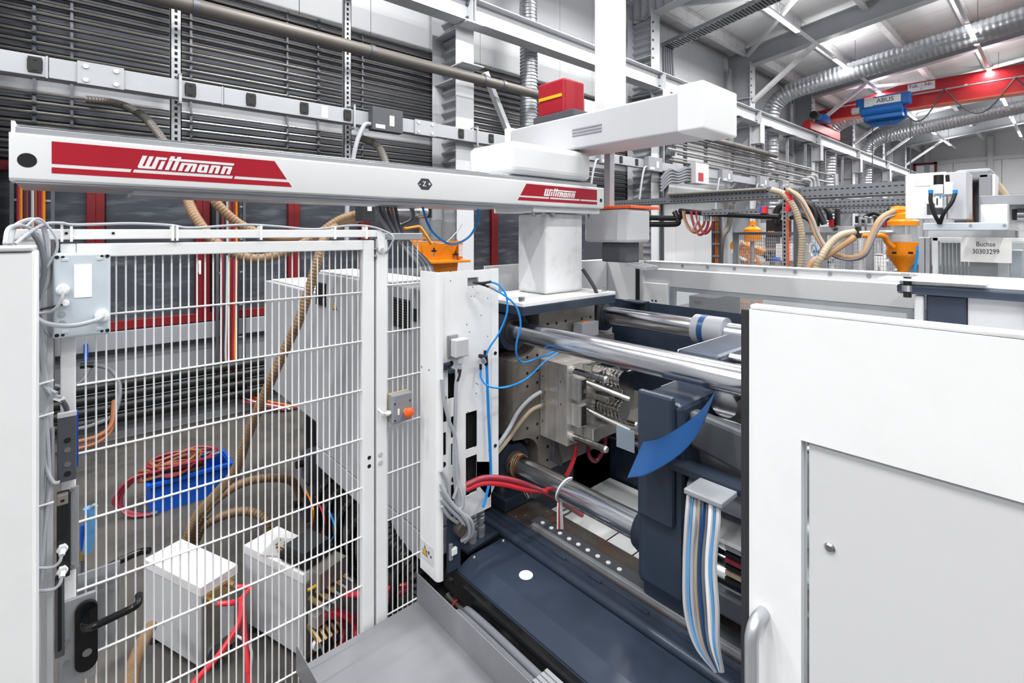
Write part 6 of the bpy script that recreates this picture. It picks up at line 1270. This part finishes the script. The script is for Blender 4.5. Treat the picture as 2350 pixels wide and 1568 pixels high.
for k in range(7): B(t, 'valve', ['black', 'alu', 'black', 'galv', 'grey_dark', 'alu', 'black'][k], (1962+7*k, 496+4*(k % 3)), (1969+7*k, 512+5*(k % 2)), 7.6+.03*k, .06, .004)
B(t, 'support_arm', 'galv', (1960, 514), (2010, 520), 7.7, .05); B(t, 'support_post', 'galv', (1984, 520), (1988, 532.4+2.2*F*(CY+.709*SY)/7.75), 7.75, .04)
# coats / white overalls hanging
t = thing('white_overall', 'white overall hanging on the far mesh panel', 'overall', at(2010, 610, x=8))
P0 = at(2001, 585, x=8); m = MB().prism([(P0.y, P0.z), (P0.y-.08, P0.z+.02), (P0.y-.16, P0.z), (P0.y-.17, P0.z-.3), (P0.y-.1, P0.z-.32), (P0.y-.085, P0.z-.12), (P0.y-.07, P0.z-.32), (P0.y+.01, P0.z-.3)], 'x', 7.95, 7.99); m.build('cloth', 'paper', t, bev=.01)
MB().box(7.99, 7.995, P0.y-.16, P0.y, P0.z, P0.z+.02).build('hanger', 'galv', t); MB().box(7.995, 8.02, P0.y-.1, P0.y-.06, 0, P0.z+.06).build('stand', 'galv', t)
# hoses in front of the cell
def fh(label, mat, pts, r, corr=0): one((MB().corr if corr else MB().hose)([at(a, b, x=x) for a, b, x in pts], r, **({'pitch': .03, 'dep': .05} if corr else {'n': 10})), 'conveying_hose', mat, label, 'hose', 'conveying hoses in the background')
fh('beige conveying hose dropping from the tray post straight down', 'beige_hose', [(1770, 436, 6.3), (1795, 444, 6.3), (1815, 465, 6.3), (1830, 495, 6.3), (1840, 540, 6.3), (1838, 600, 6.3), (1832, 660, 6.3), (1830, 850, 6.3), (1830, 978, 6.3)], .036, 1)
fh('tan double hose sagging in a deep curve to the right orange hopper', 'tan_hose', [(1808, 436, 6.3), (1835, 455, 6.2), (1860, 500, 6.1), (1875, 540, 6.0), (1900, 575, 5.9), (1940, 592, 5.9), (1980, 585, 5.9), (2000, 545, 6.0), (2020, 505, 6.1), (2050, 485, 6.3)], .032)
fh('thin grey line following the sagging tan hose', 'cable_dark', [(1812, 438, 6.25), (1840, 462, 6.15), (1864, 505, 6.05), (1880, 545, 5.95), (1905, 582, 5.85), (1945, 597, 5.85), (1985, 585, 5.85), (2008, 540, 5.95), (2030, 505, 6.05), (2052, 495, 6.2)], .012)
fh('pale ribbed hose rising from behind the rear guard to the black coupling', 'beige_hose', [(1862, 1030, 5.6), (1862, 760, 5.6), (1872, 625, 5.6), (1885, 590, 5.6), (1905, 560, 5.7), (1930, 540, 5.8), (1960, 533, 6.0)], .034, 1)
fh('straight salmon hose slanting up behind the rear guard', 'tan_hose', [(1840, 1025, 5.6), (1838, 760, 5.6), (1855, 620, 5.6), (1900, 585, 5.7), (1960, 545, 5.9)], .034)
fh('red hose hanging at the tray post', 'red_hose', [(1807, 440, 6.3), (1813, 455, 6.3), (1811, 472, 6.3), (1806, 485, 6.3)], .035)
fh('pale brown pipe behind the cable ladder', 'pipe_grey', [(1680, 470, 7.5), (1672, 520, 7.5), (1656, 560, 7.4), (1652, 700, 7.4), (1650, 860, 7.4)], .04)
# right orange hopper
t = thing('hopper_loader', 'orange funnel hopper with a clear cylinder by the white control box', 'hopper', at(2072, 620, x=6.6))
c = at(2072, 560, x=6.6); s = (at(2072, 540, x=6.6).z - at(2072, 560, x=6.6).z)/20
def zz(py): return at(2072, py, x=6.6).z
R = 30*s*1.1
MB().lathe([(.001, zz(628)), (R*.3, zz(628)), (R*.32, zz(618)), (R*.85, zz(590)), (R*.95, zz(582)), (R*.9, zz(570)), (R*.98, zz(558)), (R*.98, zz(556)), (.001, zz(556))], (c.x, c.y, 0), 24).build('funnel', 'orange', t)
MB().lathe([(R*.8, zz(556)), (R*.8, zz(518))], (c.x, c.y, 0), 24).build('clear_cylinder', 'clear', t); MB().lathe([(.001, zz(555)), (R*.6, zz(555)), (R*.6, zz(540)), (.001, zz(536))], (c.x, c.y, 0), 16).build('granulate', 'grey_light', t)
MB().lathe([(.001, zz(518)), (R*.9, zz(518)), (R*.9, zz(508)), (R*.72, zz(503)), (R*.72, zz(492)), (R*.4, zz(486)), (.001, zz(484))], (c.x, c.y, 0), 24).build('head', 'orange', t)
Hs(t, 'inlet', 'orange', [(2048, 486, 6.55), (2060, 482, 6.55), (2075, 484, 6.6)], R*.3)
Hs(t, 'lever_arm', 'orange', [(1980, 541, 6.3), (2025, 541, 6.3), (2035, 555, 6.35), (2050, 568, 6.4)], .025); Hs(t, 'blue_tube', 'blue_tube', [(2106, 565, 6.4), (2104, 590, 6.4), (2099, 625, 6.4)], .012)
for px_, py_ in ((2052, 578), (2090, 578)): MB().cyl(at(px_, py_, x=6.35), at(px_, py_+5, x=6.35), .02).build('star_knob', 'black', t)
MB().cyl(at(1968, 535, x=6.3), at(2048, 533, x=6.4), .022).build('steel_pipe', 'chrome_small', t); B(t, 'coupling_box', 'black', (1962, 520), (1970, 547), 6.25, .12); B(t, 'cell_stand', 'grey_mid', (2046, 628), (2098, 532.4+2.2*F*(CY+.784*SY)/6.5), 6.5, .3)
# white control box with air service unit, and the guard with the sheet of paper
t = thing('control_box', 'white control box with a vent grille above the right machine', 'control box', at(2140, 505, x=5))
B(t, 'housing', 'white', (2084, 400), (2172, 502), 5.0, .14, .006); B(t, 'door_edge', 'white', (2078, 403), (2085, 502), 5.0, .1, .003)
p = at(2172, 396, x=5.0); q = at(2218, 503, x=5.0); MB().box(5.0, 5.35, q.y, p.y-.005, q.z, p.z).build('side_cover', 'grey_light', t, bev=.006)
B(t, 'info_sticker', 'sticker', (2099, 407), (2135, 426), 4.997, .003, 0)
for k in range(12): B(t, 'vent_slot', 'grey_dark', (2127, 468+2.1*k), (2165, 469.2+2.1*k), 4.998, .002, 0)
t = thing('air_service_unit', 'black and white compressed air service unit with two black hoses', 'air unit', at(2165, 440, x=4.9))
B(t, 'filter_body', 'white', (2143, 424), (2164, 445), 4.85, .08, .006); B(t, 'regulator_body', 'white', (2166, 418), (2186, 446), 4.85, .08, .006); B(t, 'bowl', 'white', (2145, 450), (2163, 477), 4.86, .07, .006); B(t, 'sight_glass', 'black', (2149, 455), (2152, 470), 4.855, .01, 0); B(t, 'blue_tab', 'blue_tube', (2156, 448), (2160, 454), 4.855, .01, 0)
c0 = at(2154, 424, x=4.89); c1 = at(2154, 402, x=4.89); MB().cyl(c0, c1, .03, n=18).build('black_cap', 'black', t); B(t, 'manifold', 'galv', (2140, 445), (2188, 449), 4.86, .1, .003); MB().cyl(at(2175, 418, x=4.89), at(2174, 402, x=4.89), .012).build('knob', 'black', t)
for px_, sgn in ((2136, -1), (2192, 1)): MB().cyl(at(px_, 436, x=4.87), at(px_, 444, x=4.87), .015).build('fitting', 'blue_tube', t)
Hs(t, 'air_hose', 'black', [(2136, 444, 4.87), (2136, 462, 4.86), (2144, 490, 4.86), (2156, 514, 4.88)], .013); Hs(t, 'air_hose', 'black', [(2192, 444, 4.87), (2184, 465, 4.85), (2166, 490, 4.85), (2157, 514, 4.88)], .013)
t = thing('right_machine', 'white moulding machine with glazed doors behind the clamp cover', 'machine', at(2230, 600, x=5.6))
B(t, 'mint_beam', 'grey_blue', (2118, 512), (2314, 529), 4.9, .1, .006); B(t, 'plinth', 'grey_light', (2110, 690), (2420, 1200), 5.45, .9)
for px_ in (2227, 2305): MB().cyl(at(px_, 516, x=4.899), at(px_, 516, x=4.89), .008, n=8).build('beam_screw', 'galv', t)
for a_, b_ in ((2108, 2122), (2123, 2134), (2140, 2153)): B(t, 'alu_post', 'alu' if a_ < 2135 else 'white', (a_, 545), (b_, 680), 5.45, .08, .003)
B(t, 'door_head', 'white', (2140, 545), (2420, 556), 5.45, .06, .003); B(t, 'door_pane', 'clear', (2154, 556), (2420, 680), 5.48, .006, 0)
for k in range(7): B(t, 'inner_profile', 'grey_mid', (2160+9*k, 558), (2164+9*k, 680), 5.9, .1, .003)
B(t, 'inner_panel', 'grey_light', (2225, 600), (2310, 680), 6.0, .2); B(t, 'mint_block', 'grey_blue', (2318, 575), (2345, 640), 5.9, .3); B(t, 'column_block', 'white', (2290, 590), (2316, 680), 5.85, .1)
B(t, 'upper_body', 'grey_light', (2130, 528), (2330, 548), 5.6, .5); B(t, 'bracket', 'white', (2250, 470), (2312, 512), 5.2, .3); B(t, 'round_panel', 'white', (2312, 470), (2420, 530), 5.6, .3)
B(t, 'slot_window', 'grey_dark', (2322, 481), (2348, 505), 5.59, .012, .02); B(t, 'header', 'grey_mid', (2248, 450), (2420, 468), 5.4, .3); MB().cyl(at(2335, 493, x=5.58), at(2352, 493, x=5.58), .05, n=20).build('shaft', 'chrome_small', t)
t = thing('gantry_arch', 'grey arched machine housing with dark copper pipes inside', 'machine housing', at(2240, 440, x=7))
B(t, 'arch_top', 'grey_mid', (2190, 391), (2275, 412), 7.0, .5, .03); B(t, 'arch_leg', 'grey_mid', (2246, 400), (2277, 532.4+2.2*F*(CY+.95*SY)/7.0), 7.0, .5, .01); B(t, 'dark_inside', 'grey_dark', (2190, 408), (2248, 520), 7.3, .1)
for k in range(4): Hs(t, 'copper_pipe', 'copper_hose', [(2222+8*k+(20 if k > 1 else 0), 430, 7.25), (2220+8*k+(20 if k > 1 else 0), 470, 7.25), (2224+7*k+(20 if k > 1 else 0), 510, 7.25)], .02)
B(t, 'white_side', 'white', (2277, 400), (2284, 450), 7.0, .4); Hs(t, 'white_duct', 'beige_hose', [(2284, 425, 7.4), (2296, 440, 7.4), (2305, 452, 7.4)], .05)
pp = at(2205, 545, x=5.43); qq = at(2322, 605, x=5.43)
t = thing('paper_sign', 'white sheet of paper printed Buchse 30303299 on the machine door', 'paper sign', ((5.43), (pp.y+qq.y)/2, qq.z))
MB().box(5.43, 5.433, qq.y, pp.y, qq.z+.002, pp.z).build('sheet', 'paper', t, smooth=False)
for s, py_, w_ in (('Buchse', 561, 44), ('30303299', 578, 62)):
    c = at(2262, py_, x=5.428); o = text(s, 'ink', .054, (5.4292, c.y, c.z), FACE_NX, t, sx=1.12)
    W_ = abs(at(2262-w_/2, py_, x=5.43).y - at(2262+w_/2, py_, x=5.43).y); bpy.context.view_layer.update(); o.scale = (W_/max(o.data.vertices, key=lambda v: v.co.x).co.x/2, 1.0, 1)
# seen through the rear guard
t = thing('fire_extinguisher', 'red fire extinguisher with a white tag behind the rear guard', 'extinguisher', at(1531, 720, x=4.6))
c = at(1531, 690, x=4.6); MB().lathe([(.001, c.z-.25), (.06, c.z-.25), (.06, c.z+.04), (.04, c.z+.08), (.02, c.z+.1), (.001, c.z+.1)], (c.x, c.y, 0), 18).build('cylinder', 'red_hose', t); MB().cyl((c.x, c.y, c.z+.1), (c.x, c.y, c.z+.13), .02).build('valve', 'black', t); MB().lathe([(.001, c.z-.01), (.075, c.z-.01), (.075, c.z), (.001, c.z)], (c.x-.02, c.y, 0), 18).build('white_ring', 'white', t); MB().bar((c.x, c.y, c.z+.13), (c.x, c.y-.08, c.z+.11), .02, .015).build('lever', 'red_hose', t)
MB().box(c.x-.1, c.x+.12, c.y-.1, c.y+.1, 0, c.z-.25).build('pedestal', 'grey_light', t)
t = thing('grey_case', 'dark grey switch case behind the rear guard', 'case', at(1630, 730, x=5))
B(t, 'case_body', 'grey_dark', (1581, 678), (1640, 1080), 5.0, .4, .006); B(t, 'grip', 'black', (1592, 691), (1608, 696), 4.99, .012, .003)
t = thing('wire_cabinet', 'open cabinet with red and blue wires behind the rear guard', 'cabinet', at(1660, 730, x=5.4))
B(t, 'body', 'grey_dark', (1645, 670), (1672, 1040), 5.5, .3); 
for k in range(5): Hs(t, 'wire', ['red_hose', 'blue_tube', 'orange', 'red_hose_dark', 'black'][k], [(1646+3*k, 672, 5.45), (1652+3*k, 690, 5.42), (1648+4*k, 715, 5.45)], .008)
t = thing('conveyor', 'pale conveyor frame seen through the rear guard', 'conveyor', at(1900, 720, x=5))
B(t, 'belt', 'grey_mid', (1770, 690), (2060, 698), 5.0, .5); B(t, 'side_frame', 'grey_light', (1750, 698), (2080, 715), 4.98, .04); B(t, 'panel', 'grey_blue', (1830, 680), (1880, 690), 5.1, .3)
for px_ in (1780, 1930, 2050): B(t, 'leg', 'grey_mid', (px_, 715), (px_+8, 532.4+2.2*F*(CY+(px_-1175)/F*SY)/5.0), 5.0, .05)
t = thing('roof_truss_sensor', 'thin grey stand with a black sensor in front of the far columns', 'stand', at(1920, 440, x=16)); MB().cyl(at(1920, 440, x=16), at(1918, 400, x=16), .06).build('stand', 'galv', t); B(t, 'sensor', 'black', (1913, 428), (1927, 438), 15.9, .2)
MB().cyl((at(1920, 440, x=16).x, at(1920, 440, x=16).y, 0), at(1920, 440, x=16), .05).build('mast', 'galv', t)

# more contents of the mesh cell
t = thing('cell_cabinet', 'dark control cabinet with white doors inside the mesh cell', 'cabinet', at(1850, 640, x=9))
fz = lambda px_, x: 532.4+2.2*F*(CY+(px_-1175)/F*SY)/x
B(t, 'dark_body', 'grey_dark', (1838, 575), (1880, fz(1860, 9.2)), 9.2, .5); B(t, 'white_door', 'white', (1842, 580), (1858, 640), 9.19, .012); B(t, 'white_door', 'white', (1860, 580), (1876, 640), 9.19, .012); B(t, 'yellow_band', 'yellow', (1838, 606), (1880, 609), 9.18, .01, 0)
t = thing('blue_valve_bank', 'blue and black valve bank beside the orange robots', 'valves', at(1765, 600, x=8))
B(t, 'black_block', 'black', (1757, 575), (1772, 592), 7.9, .15); B(t, 'blue_block', 'blue_plastic', (1762, 590), (1785, 600), 7.9, .12); B(t, 'stand', 'grey_mid', (1766, 600), (1774, fz(1770, 7.95)), 7.95, .1); Hs(t, 'blue_tube', 'blue_tube', [(1868, 560, 7.8), (1873, 572, 7.8), (1870, 588, 7.8)], .012); Hs(t, 'white_tube', 'white', [(1862, 556, 7.8), (1858, 575, 7.8), (1866, 592, 7.8)], .014)
t = thing('parts_shelf', 'white shelf with stacked trays at the far right of the mesh cell', 'shelf', at(2030, 640, x=9.5))
for py_ in (598, 618, 640): B(t, 'shelf_board', 'white', (2012, py_), (2062, py_+4), 9.5, .4)
for px_ in (2013, 2060): B(t, 'shelf_post', 'grey_light', (px_, 560), (px_+3, fz(px_, 9.5)), 9.5, .05)
B(t, 'tray_stack', 'grey_blue', (2018, 606), (2040, 618), 9.55, .3); B(t, 'tray_stack', 'paper', (2042, 588), (2056, 598), 9.55, .3); B(t, 'black_case', 'black', (2040, 628), (2056, 640), 9.55, .3)
t = thing('second_mesh_screen', 'light wire mesh screen beside the hanging overall', 'fence', at(1975, 640, x=7.4))
for px_ in (1953, 1982): B(t, 'post', 'grey_light', (px_, 545), (px_+3, fz(px_, 7.4)), 7.4, .04)
for k in range(12): B(t, 'wire', 'white', (1955.5+2.2*k, 548), (1955.9+2.2*k, 690), 7.41, .004, 0)
for k in range(16): B(t, 'wire', 'white', (1955, 550+8*k), (1983, 550.5+8*k), 7.415, .004, 0)
